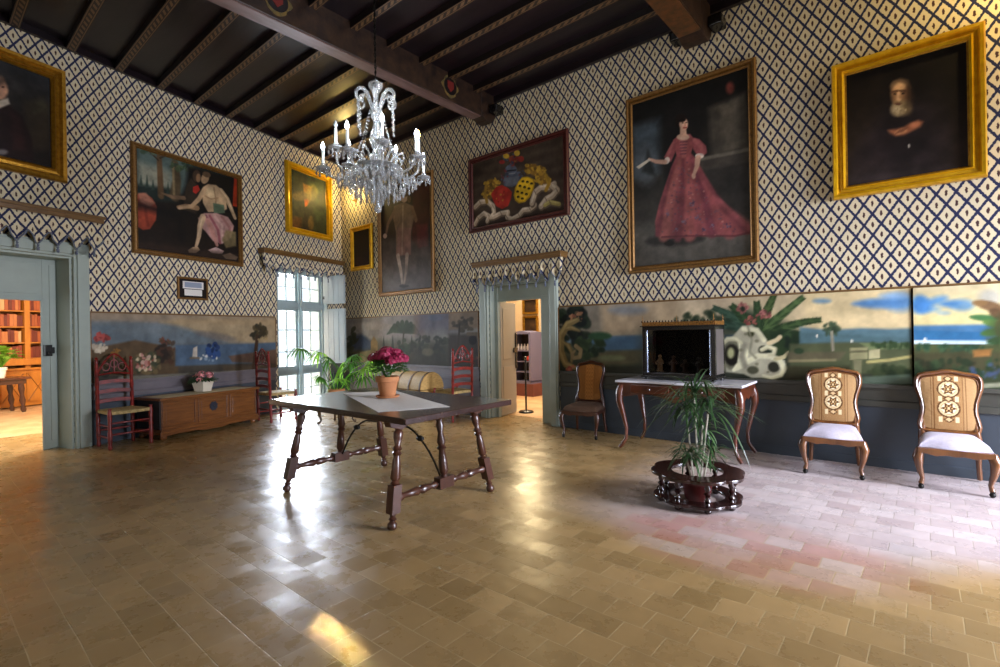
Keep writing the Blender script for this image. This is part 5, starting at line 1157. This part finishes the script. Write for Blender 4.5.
# ---- console table
t = empty('console_table', (-2.085, 5.62, 0), .03, 'reddish walnut console table with cabriole legs and white marble top', 'console table')
w, dp = .655, .31
def serp(k, n, s_): return -w+2*w*k/n, -dp-s_*math.cos((k/n-.5)*4*PI)*.5
n = 28; front = [serp(k, n, .03) for k in range(n+1)]
b = MB(); b.prism([(x*1.03, y-.02) for x, y in front]+[(w*1.03, dp), (-w*1.03, dp)], .765, .79); b.build('marble_top', M_MARBLE, t, bev=.005)
b = MB(); lo = [(-w+2*w*k/n, .62-.02*math.cos(k/n*2*PI*2)-.03*math.exp(-((k/n-.5)/.07)**2)) for k in range(n+1)]
vs = []
for k in range(n+1):
    x, y = front[k]; vs += [(x, y+.01, lo[k][1]), (x, y+.01, .765), (x, y+.03, lo[k][1]), (x, y+.03, .765)]
fs = []
for k in range(n):
    a = k*4; c = a+4; fs += [(a, c, c+1, a+1), (a+2, a+3, c+3, c+2), (a, a+2, c+2, c), (a+1, c+1, c+3, a+3)]
b.add(vs, fs)
for sx in (-1, 1):
    side = [(-dp, .765), (dp, .765), (dp, .62)]+[(dp-2*dp*k/8, .62+(.03 if k % 2 else -.0)) for k in range(1, 8)]+[(-dp, .60)]
    b.prism(side, sx*(w-.012)-.012, sx*(w-.012)+.012, 'yz')
b.box(-w, w, dp-.02, dp, .62, .765); b.build('apron', M_REDW, t)
for x0, x1 in ((-.5, -.06), (.06, .5)):
    b = MB(); b.box(x0, x1, -dp-.018, -dp+.01, .655, .745); d_ = b.build('drawer_front', M_REDW, t, bev=.006)
    MB().lathe([(.012, 0), (.016, .01), (.01, .018)], ((x0+x1)/2, -dp-.016, .70), 10, (0, -1, 0)).build('knob', M_HONEY_D, d_, smooth=True)
for sx in (-1, 1):
    for sy in (-1, 1):
        b = MB(); X, Y = sx*(w-.04), sy*(dp-.03)
        pts = [(X, Y, .74), (X+sx*.025, Y+sy*.02, .66), (X+sx*.03, Y+sy*.025, .56), (X-sx*.005, Y, .40), (X-sx*.035, Y-sy*.02, .24), (X-sx*.03, Y-sy*.015, .12), (X+sx*.01, Y+sy*.01, .05), (X+sx*.035, Y+sy*.02, .018)]
        b.tube(pts, [.04, .046, .042, .030, .021, .018, .022, .018], 8); b.build('leg', M_REDW, t, smooth=True)

# ---- glazed case on the console
t = empty('display_case', (-2.12, 5.67, .7905), 0, 'black glazed display case with a gilt gallery and spiky finials on the marble console', 'display case')
w, dp, h = .405, .16, .63
b = MB(); b.box(-w, w, -dp, dp, .04, .08); b.box(-w-.015, w+.015, -dp-.015, dp+.015, .025, .045)
for sx in (-1, 1):
    for sy in (-1, 1): b.box(sx*(w-.02)-.02, sx*(w-.02)+.02, sy*(dp-.02)-.02, sy*(dp-.02)+.02, .08, h-.06)
b.box(-w, w, -dp, dp, h-.07, h-.03); b.box(-w+.05, w-.05, -dp+.03, -dp+.04, .08, .09)
b.build('ebony_frame', M_EBONY, t, bev=.003)
MB().box(-w+.02, w-.02, dp-.03, dp-.01, .08, h-.06).box(-w+.02, w-.02, -dp+.02, dp-.02, .078, .084).build('velvet_lining', mat('black_velvet', '0a0809', .95, spec=.1), t)
MB().box(-w+.03, w-.03, -dp+.012, -dp+.015, .08, h-.07).build('front_glass', thin_glass('smoked_front_glass', 'c4c0bc', .012), t)
for sx in (-1, 1): MB().turned((sx*(w-.052), -dp+.012, .08), (sx*(w-.052), -dp+.012, h-.07), [(0, .012), (.04, .009), (.08, .012), (.9, .011), (.94, .008), (1, .012)], 8).build('silver_column', mat('silvered_column', '8890a0', .25, .8), t, smooth=True)
b = MB(); b.box(-w-.02, w+.02, -dp-.02, dp+.02, h-.03, h-.02); b.build('cornice', M_EBONY, t)
M_OGILT = mat('old_gilt_gallery', 'a87430', .4, .6, c2='3a2410', scale=70, bump=.5)
b = MB(); b.box(-w+.01, w-.01, -dp-.012, -dp+.002, h-.022, h+.022); b.box(-w, -w+.012, -dp, dp, h-.022, h+.022); b.box(w-.012, w, -dp, dp, h-.022, h+.022); b.build('gilt_gallery', M_OGILT, t)
b = MB()
for k in range(24):
    x = -w+2*w*k/23; b.lathe([(.005, 0), (.008, .01), (.001, .024)], (x, -dp-.006, h+.02), 6)
b.build('gallery_spikes', M_EBONY, t)
for x, y in ((-w+.01, -dp), (0, -dp), (w-.01, -dp), (w-.01, dp-.01)): MB().lathe([(.005, 0), (.008, .01), (.003, .02), (.006, .03), (.003, .045), (.001, .085)], (x, y, h+.015), 8).build('finial', M_OGILT, t, smooth=True)
for sx in (-1, 1):
    for sy in (-1, 1): MB().lathe([(.022, 0), (.026, .012), (.02, .022), (.012, .027)], (sx*(w-.03), sy*(dp-.03), 0), 10).build('foot', M_EBONY, t, smooth=True)
MB().box(w-.003, w, -dp+.04, dp-.04, .08, h-.07).build('side_glass', mat('side_panel_grey', '4a4442', .3), t)
fgm = mat('aged_figurine', '8a6c48', .6, c2='5a4028', scale=20)
for k, (x, z, cc) in enumerate(((-.25, 1.0, 'b08c60'), (-.09, .95, '6e4c36'), (.04, .75, '5a4232'), (.2, .9, '2c2420'))):
    f = MB(); H = .2*z; f.lathe([(.04, 0), (.042, .01), (.03, .015), (.026, .5*H), (.034, .66*H), (.014, .8*H), (.022, .88*H), (.02, .96*H), (.004, H)], (0, 0, 0), 10)
    f.tube([(-.03, 0, .64*H), (-.045, -.02, .5*H), (-.02, -.035, .45*H)], .009, 6); f.tube([(.03, 0, .64*H), (.045, -.02, .5*H), (.02, -.035, .5*H)], .009, 6)
    tag(f.build('figurine', mat('figurine_'+cc, cc, .6), smooth=True, loc=(-2.13+x, 5.66, .871)), ['pale carved figurine at the left inside the black glass case', 'dim brown figurine second from the left inside the black glass case', 'short dark figurine in the middle of the black glass case', 'nearly black figurine at the right inside the black glass case'][k], 'figurine', 'figurines in the glass case')

# ---- scalloped ring stand with dracaena
cx_, cy_ = -1.405, 4.02
t = empty('ring_stand', (cx_, cy_, 0), .2, 'low round dark mahogany stand with scalloped rings and turned balusters around the plant', 'plant stand')
def ring(z0, z1, R, r_in, lobes=8, amp=.045):
    n = 96; out = [((R*(1+amp*abs(math.sin(a*lobes/2))**.7*1.0))*math.cos(a) for a in [0])]
    vs = []; 
    for z in (z0, z1):
        for k in range(n):
            a = 2*PI*k/n; rr = R*(1-amp+amp*2*abs(math.sin(a*lobes/2))**.6); vs.append((rr*math.cos(a), rr*math.sin(a), z))
        for k in range(n):
            a = 2*PI*k/n; vs.append((r_in*math.cos(a), r_in*math.sin(a), z))
    fs = []
    for k in range(n):
        j = (k+1) % n; fs += [(k, j, 2*n+j, 2*n+k), (n+k, 3*n+k, 3*n+j, n+j), (2*n+k, 2*n+j, 3*n+j, 3*n+k), (k, n+k, n+j, j)]
    return MB().add(vs, fs)
ring(.222, .250, .335, .192).build('top_ring', M_RINGW, t, bev=.006)
ring(.038, .062, .32, .20).build('lower_ring', M_RINGW, t, bev=.006)
for k in range(8):
    a = 2*PI*(k+.5)/8; x, y = .275*math.cos(a), .275*math.sin(a)
    MB().turned((x, y, .06), (x, y, .224), [(0, .02), (.1, .014), (.2, .026), (.34, .014), (.42, .018), (.5, .028), (.6, .014), (.75, .024), (.9, .013), (1, .02)]).build('baluster', M_RINGW, t, smooth=True)
    MB().lathe([(.016, 0), (.026, .01), (.026, .026), (.016, .038)], (x, y, 0), 10).build('foot', M_RINGW, t, smooth=True)
t = empty('potted_dracaena', (cx_, cy_, 0), 0, 'spiky long-leaved dracaena in an oxblood pot inside the round stand', 'potted plant')
MB().lathe([(.13, 0), (.14, .006), (.145, .02), (.12, .02)], n=24).build('saucer', mat('pale_saucer', 'c0b4ac', .5), t, smooth=True)
MB().lathe([(.09, .02), (.094, .03), (.112, .15), (.12, .15), (.12, .17), (.108, .17), (.103, .155), (.01, .15)], n=28).build('plant_pot', M_REDPOT, t, smooth=True)
rd = random.Random(5); b = MB(); stems = [((.01, .0), (-.02, .02), .70), ((-.03, .02), (-.10, .05), .58), ((.03, -.02), (.10, -.01), .60), ((0, .03), (.03, .06), .44), ((-.01, -.03), (-.03, -.06), .24), ((.04, .02), (.09, .03), .27), ((-.04, .0), (-.08, -.01), .20)]
for (p0, p1, h) in stems: b.tube([(p0[0], p0[1], .15), ((p0[0]+p1[0])/2, (p0[1]+p1[1])/2, .15+h*.5), (p1[0], p1[1], .15+h)], [.008, .007, .007], 6)
b.build('cane', mat('pale_cane', 'a8a496', .6, c2='8a8472', scale=30), t, smooth=True)
for q, (p0, p1, h) in enumerate(stems):
    b = MB(); top = Vector((p1[0], p1[1], .15+h))
    for k in range(46 if h > .45 else 30):
        d = rdir(rd, -.15, .95); L = rd.uniform(.32, .5)*(1.0 if h > .45 else .55)
        leaf_quad(b, top+Vector((0, 0, rd.uniform(-.06, .03))), Vector((d.x, d.y, max(d.z, .05)+.25)), (0, 0, 1), L, rd.uniform(.013, .019), rd.uniform(.4, 1.1), 7, .05)
    b.build('leaf_crown', mat('dracaena_leaf', '20381e', .32, c2='3c5a32', scale=5), t)

# ================================================================== CHANDELIER
CX, CY = -3.62, 2.66
t = empty('chandelier', (CX, CY, 2.40), 0, 'crystal chandelier with candle bulbs and glass scrolls hanging over the oak table', 'chandelier')
b = MB(); b.tube([(0, 0, 1.15), (0, 0, 2.72)], .006, 6); b.lathe([(.05, 2.68), (.05, 2.715), (.03, 2.72)], n=12)
for k in range(30): 
    z = 1.17+k*.05; b.tube([(.012*math.cos(a), 0, z+.022*math.sin(a)) if k % 2 else (0, .012*math.cos(a), z+.022*math.sin(a)) for a in [2*PI*j/8 for j in range(8)]], .0035, 4, closed=True)
b.build('hanging_chain', M_IRON, t)
b = MB(); b.lathe([(.015, .28), (.05, .29), (.09, .32), (.10, .345), (.05, .36), (.035, .38), (.055, .42), (.065, .47), (.045, .52), (.03, .55), (.045, .58), (.06, .63), (.055, .69), (.035, .74), (.026, .80), (.045, .83), (.05, .88), (.03, .92), (.022, 1.0), (.035, 1.05), (.06, 1.09), (.064, 1.12), (.03, 1.13), (.014, 1.16)], n=14)
b.build('glass_stem', M_CRYSTAL, t, smooth=True, auto=25)
b = MB(); b.lathe([(.16, .375), (.19, .385), (.20, .40), (.16, .392), (.05, .372)], n=24); b.build('glass_bowl', M_CRYSTAL, t, smooth=True)
def drop(b, p, L=.06, w=.011):
    b.ball((p[0], p[1], p[2]-.008), w*.6, 6, 4); b.lathe([(.001, 0), (w*.7, -.35*L), (w, -.7*L), (.001, -L)], (p[0], p[1], p[2]-.014), 5)
REST = MB(); SWAG = MB()
# crown scrolls
for k in range(6):
    a = 2*PI*k/6+.35; c, s_ = math.cos(a), math.sin(a); b = MB()
    pts = [(.03, .88), (.05, .95), (.075, 1.02), (.115, 1.055), (.155, 1.045), (.18, 1.01), (.178, .965), (.15, .94), (.122, .95), (.118, .98), (.135, .995), (.15, .98)]
    b.tube([(r*c, r*s_, z) for r, z in pts], [.014, .015, .016, .017, .017, .016, .014, .012, .010, .009, .008, .006], 8); o = b.build('crown_scroll', M_CRYSTAL, t, smooth=True)
    for j in range(5): drop(REST, (.165*c, .165*s_, .945-.045*j), .05, .014)
    # bead swag from crown to arm ring
    for j in range(26):
        u = j/25; r = .06+.19*u; z = .88-.46*u-.10*math.sin(PI*u); SWAG.ball((r*c, r*s_, z), .0085, 6, 4)
lamps = []
NA = 10
for k in range(NA):
    a = 2*PI*k/NA+.12; c, s_ = math.cos(a), math.sin(a); R = .46 if k % 2 == 0 else .36; z0 = .385; zt = .40 if k % 2 == 0 else .50
    b = MB(); pts = [(.10, z0), (.16, z0-.02), (.22, z0-.075), (.30*R/.46, z0-.085), (.38*R/.46, z0-.07), (R-.01, z0-.02), (R, zt-.03)]
    b.tube([(r*c, r*s_, z) for r, z in pts], [.014, .013, .012, .012, .012, .012, .012], 7); arm = b.build('glass_arm', M_CRYSTAL, t, smooth=True)
    b = MB(); b.lathe([(.012, zt-.04), (.03, zt-.03), (.055, zt-.015), (.062, zt), (.05, zt-.008), (.012, zt-.02)], (R*c, R*s_, 0), 14); b.lathe([(.014, zt-.02), (.02, zt+.01), (.024, zt+.03), (.012, zt+.03)], (R*c, R*s_, 0), 10); b.build('drip_pan', M_CRYSTAL, arm, smooth=True)
    MB().lathe([(.012, zt+.02), (.012, zt+.15), (.008, zt+.155)], (R*c, R*s_, 0), 8).build('candle_sleeve', M_CANDLE, arm, smooth=True)
    b = MB(); b.lathe([(.007, 0), (.015, .018), (.016, .03), (.009, .05), (.001, .068)], (R*c, R*s_, zt+.155), 9)
    lit = k in (0, 2, 3, 5, 6, 8, 9); warm = k == 1
    b.build('candle_bulb', M_BULB if lit else (M_BULBW if warm else M_BULBO), arm, smooth=True)
    if lit or warm: lamps.append((R*c, R*s_, zt+.19, warm))
    for j in range(6):
        q = 2*PI*j/6; drop(REST, (R*c+.056*math.cos(q), R*s_+.056*math.sin(q), zt-.008), .05, .01)
    b = MB(); b.tube([(r*c, r*s_, z) for r, z in ((.09, .40), (.15, .50), (.22, .52), (.24, .47), (.20, .44))], [.011, .011, .01, .008, .006], 6); b.build('inner_scroll', M_CRYSTAL, t, smooth=True)
NDROP = 0
for rr, zz, nn, L in ((.20, .385, 26, .085), (.15, .33, 20, .09), (.27, .33, 30, .08), (.10, .27, 14, .10), (.33, .32, 34, .07), (.05, .22, 7, .12), (.23, .26, 22, .08), (.17, .22, 16, .09)):
    for j in range(nn):
        q = 2*PI*j/nn+rr*9; b = REST if NDROP >= 100 else MB(); drop(b, (rr*math.cos(q), rr*math.sin(q), zz-.01*(j % 3)), L, .012)
        if NDROP < 100: b.build('crystal_drop', M_CRYSTAL, t)
        NDROP += 1
b = MB(); b.lathe([(.001, .0), (.03, .02), (.035, .05), (.015, .08), (.012, .28)], n=12); b.build('bottom_finial', M_CRYSTAL, t, smooth=True)
REST.build('small_crystal_fringe', M_CRYSTAL, t)['kind'] = 'stuff'; SWAG.build('bead_strings', M_CRYSTAL, t)['kind'] = 'stuff'

# ================================================================== ROOM BEYOND LEFT DOORWAY: library
BKW = empty('bookcase', WL.loc(-3.1, -6.24, 0), LA, 'tall golden oak bookcase full of leather volumes in the bright library', 'bookcase')
x0, x1 = -1.1, .95
b = MB(); b.box(x0, x1, -.04, 0, 0, 2.9)
for x in (x0, .235, x1): b.box(x-.045, x+.045, -.40, 0, .78, 2.8)
b.box(x0, x1, -.42, 0, 2.75, 2.9); b.build('carcass', M_LIBW, BKW, bev=.004)
shelf_z = [1.00, 1.33, 1.66, 1.99, 2.32]
for z in shelf_z: MB().box(x0, x1, -.38, -.04, z-.025, z).build('shelf', M_LIBW, BKW)
MB().box(x0-.02, x1+.02, -.52, 0, .76, .80).build('counter', M_LIBW, BKW, bev=.004); MB().box(x0-.02, x1+.02, -.46, 0, .86, .975).build('frieze_rail', M_LIBW, BKW)
MB().box(x0, x1, -.47, -.04, .02, .76).build('base_cabinet', M_LIBW, BKW)
for k in range(5):
    a = x0+.04+k*.41; b = MB(); b.box(a, a+.37, -.49, -.47, .10, .70); d_ = b.build('cabinet_door', M_LIBW, BKW, bev=.004)
    q = MB(); q.tube([(a+.02, -.495, .12), (a+.185, -.495, .4), (a+.35, -.495, .12)], .012, 5); q.tube([(a+.02, -.495, .68), (a+.185, -.495, .4), (a+.35, -.495, .68)], .012, 5); q.build('door_moulding', mat('dark_oak_line', '8a5420', .4), d_)
bc = [('8a3a22', 'red-brown'), ('a0522c', 'tan'), ('c8a070', 'pale vellum'), ('6a2a1c', 'dark red'), ('b87040', 'orange-tan')]
BM = [mat('book_'+c, c, .5, c2=c, scale=20) for c, _ in bc]
rd = random.Random(21); protos = []
for i_, (c, nm) in enumerate(bc):
    b = MB(); b.box(-.5, .5, 0, .2, 0, 1); b.box(-.53, .53, -.006, 0, .08, .1); b.box(-.53, .53, -.006, 0, .8, .82); b.box(-.45, .45, -.004, 0, .62, .74)
    me = b.build('book', BM[i_]).data; protos.append(me)
    bpy.data.objects.remove([o for o in COL.objects if o.data == me][0])
nm_shelf = ['lowest', 'second lowest', 'middle', 'second highest', 'top']
for si, z in enumerate(shelf_z):
    x = -.62
    while x < .86:
        w_ = rd.uniform(.04, .062)
        if x+w_ > .19 and x < .28: x = .283; continue
        q = rd.choice([0, 0, 1, 1, 2, 3, 3, 4]); h_ = rd.uniform(.22, .28)
        o = bpy.data.objects.new('book', protos[q]); COL.objects.link(o); o.scale = (w_*.93, 1, h_)
        g_ = WL.loc(-3.1+x+w_/2, -6.24+.33, z+.001); o.location = g_; o.rotation_euler = (0, 0, LA)
        side = 'left' if x < .2 else 'right'
        tag(o, f'{bc[q][1]} leather book, {side} bay, {nm_shelf[si]} visible shelf of the oak bookcase', 'book', f'{bc[q][1]} books, {side} bay, {nm_shelf[si]} shelf')
        x += w_
t = empty('library_table', WL.loc(-4.0, -5.05, 0), LA+.02, 'small turned-leg table seen through the library doorway', 'table')
b = MB(); b.box(-.85, .72, -.3, .3, .63, .67); b.build('tabletop', M_REDW, t, bev=.005); MB().box(-.78, .66, -.25, .25, .54, .63).build('apron', M_HONEY_D, t)
for sx in (-.72, .60):
    for sy in (-.2, .2): MB().turned((sx*1.06, sy, 0), (sx, sy, .55), [(0, .03), (.1, .045), (.2, .025), (.4, .05), (.6, .03), (.8, .05), (1, .04)]).build('leg', M_HONEY_D, t, smooth=True)
pz = WL.loc(-3.66, -4.95, .671)
t = empty('potted_flower', pz, 0, 'leafy green plant in a white pot on the library table', 'potted plant')
pot('plant_pot', .10, .2, mat('bright_white_pot', 'efe6dc', .4), t)
b = MB()
for k in range(60):
    d = rdir(rd, -.1, 1); r = rd.uniform(.08, .3); c = Vector((d.x*r*1.2, d.y*r, .38+d.z*.16)); b.tube([(0, 0, .18), c*.6+Vector((0, 0, .12)), c], .005, 4); leaf_quad(b, c, d, (0, 0, 1), .13, .11, .4, 3)
b.build('foliage', M_LEAF_Y, t)

# ================================================================== ROOM BEYOND BACK DOORWAY
WR2 = Wall((0, YB+3.0), 0)
def p_r2(c): c.grad([(0, '2e1e16'), (.5, '44301e'), (1, '261a14')]); c.noise(.3, 6, 91)
picture(WR2, -6.98, -6.56, 1.76, 2.12, .05, M_GOLD, 'upper of two gilt pictures seen through the back doorway', p_r2)
picture(WR2, -6.98, -6.56, 1.34, 1.72, .05, M_GOLD, 'lower of two gilt pictures seen through the back doorway', p_r2)
t = empty('glazed_cabinet', (-6.68, YB+2.68, 0), 0, 'dark glazed cabinet with a grey-lilac frame in the room beyond the back doorway', 'cabinet')
LIL = mat('lilac_grey_frame', '6c6a8c', .4); b = MB(); b.box(-.27, -.22, -.2, .2, .3, 1.36); b.box(.22, .27, -.2, .2, .3, 1.36); b.prism([(-.27, 1.32), (.27, 1.32), (.18, 1.37), (0, 1.39), (-.18, 1.37)], -.2, .2, 'xz'); b.box(-.27, .27, -.2, .2, .26, .32); b.build('cabinet_frame', LIL, t)
MB().box(-.24, .24, .15, .19, .32, 1.33).build('cabinet_back', mat('cabinet_shadow', '2a2026', .6), t)
for z in (.5, .72, .95): MB().box(-.24, .24, -.18, .16, z, z+.018).build('cabinet_shelf', LIL, t)
MB().box(-.34, .34, -.22, .22, 0, .26).build('cabinet_base', mat('plum_base', '6a3a38', .5), t)
for k in range(5):
    x = -.17+.085*k; tag(MB().lathe([(.02, 0), (.03, .03), (.03, .08), (.012, .11), (.015, .14)], n=10).build('jar', mat('jar_white', 'c8c0c8', .3), smooth=True, loc=(-6.68+x, YB+2.63, .969)), 'small pale jar on the upper shelf of the far glazed cabinet', 'jar', 'pale jars in the far cabinet')
MB_ = MB().ball((0, 0, .06), .06, 10, 8); tag(MB_.build('red_bowl', mat('red_glaze', 'c03020', .4), smooth=True, loc=(-6.53, YB+2.58, .739)), 'round red vessel in the far glazed cabinet', 'vessel')
t = empty('barrier_post', (-5.22, 6.80, 0), 0, 'black barrier post on a round foot just inside the back doorway', 'post')
MB().lathe([(.13, 0), (.13, .012), (.11, .03), (.03, .04)], n=24).build('round_foot', M_EBONY, t, smooth=True); MB().lathe([(.016, .035), (.016, .9), (.03, .91), (.03, .93), (.01, .95)], n=12).build('post', M_EBONY, t, smooth=True)

# wall lamp near the corner
t = empty('wall_lamp', (-8.98, YB, 4.22), 0, 'small brass wall lamp glowing warm near the corner behind the chandelier', 'lamp')
b = MB(); b.lathe([(.05, 0), (.045, .015), (.01, .02)], (0, 0, -.08), 12, (0, -1, 0)); b.tube([(0, -.02, -.08), (0, -.09, -.1), (0, -.13, -.05), (0, -.13, 0)], .009, 6); b.lathe([(.02, 0), (.035, .01), (.02, .02)], (0, -.13, -.01), 10); b.build('bracket', M_BRASS, t, smooth=True)
MB().lathe([(.012, 0), (.032, .03), (.034, .055), (.015, .09), (.002, .1)], (0, -.13, .01), 10).build('lamp_bulb', M_BULBW, t, smooth=True)

# ================================================================== LIGHT
w_ = bpy.data.worlds.new('sky'); sc.world = w_; w_.use_nodes = True; bg = w_.node_tree.nodes['Background']; bg.inputs[0].default_value = (.85, .93, 1.0, 1); bg.inputs[1].default_value = 1.6
def area(name, loc, aim, sx, sy, power, col, spread=180):
    l = bpy.data.lights.new(name, 'AREA'); l.shape = 'RECTANGLE'; l.size = sx; l.size_y = sy; l.energy = power; l.color = col; l.spread = math.radians(spread)
    o = bpy.data.objects.new(name, l); COL.objects.link(o); o.location = loc; o.rotation_euler = (Vector(aim)-Vector(loc)).to_track_quat('-Z', 'Y').to_euler(); return o
def point(name, loc, power, col, r=.03):
    l = bpy.data.lights.new(name, 'POINT'); l.energy = power; l.color = col; l.shadow_soft_size = r
    o = bpy.data.objects.new(name, l); COL.objects.link(o); o.location = loc; return o
DAY = (.80, .90, 1.0)
def winlight(name, W, a, c, z0, z1, power, col=DAY, d=-.5, spread=180):
    p = W.loc((a+c)/2, d, (z0+z1)/2); q = W.loc((a+c)/2, d+1, (z0+z1)/2); return area(name, p, q, c-a, z1-z0, power, col, spread)
area('daylight_corner_window', WL.loc(-1.15, -1.25, 1.45), (-4.2, 1.7, .5), 2.9, 2.9, 980, (.78, .86, 1.0), 112)
q = WR.loc(1.28, -.42, 1.7); area('daylight_right_window', q, (-1.2, 4.3, 0), 1.8, 2.6, 500, (.80, .84, 1.0), 110)
winlight('fill_right_window_front', WR, *RW[1], 25)  # added fill lamp at the second, unseen right window
winlight('fill_front_window_a', WF, *FW[0], 22, (1, .90, .72))  # this pair: ambient fill added behind the camera
winlight('fill_front_window_b', WF, *FW[1], 32, (1, .90, .72))
for (x, y, z, wm) in lamps: point('candle_light', (CX+x, CY+y, 2.40+z+.03), 9 if not wm else 3, (.85, .93, 1.0) if not wm else (1, .65, .3), .02)
point('corner_lamp_light', (-8.98, YB-.22, 4.27), 32, (1, .72, .25), .04)
point('right_lamp_light', (.85, YB-.45, 4.45), 70, (1, .72, .28), .05)
# library and far room light
p = WL.loc(-4.4, -1.6, 3.25); area('library_daylight', p, WL.loc(-4.0, -4.2, 0), 3, 1.6, 760, (1, .88, .68))
area('far_room_lamp', (-5.6, YB+1.7, 3.2), (-5.6, YB+1.7, 0), 2.2, 1.6, 200, (1, .82, .55))

area('sunbeam_through_shutter_gap', (-2.72, -3.32, 2.3), (-2.06, 1.23, 0), .46, .04, .8, (1, .92, .7), .6)
area('far_room_glow_panel', (-6.75, YB+2.95, 2.5), (-5.2, YB, .6), .8, .55, 70, (1, .80, .45))  # added unseen warm panel, no window there; feeds the floor reflection
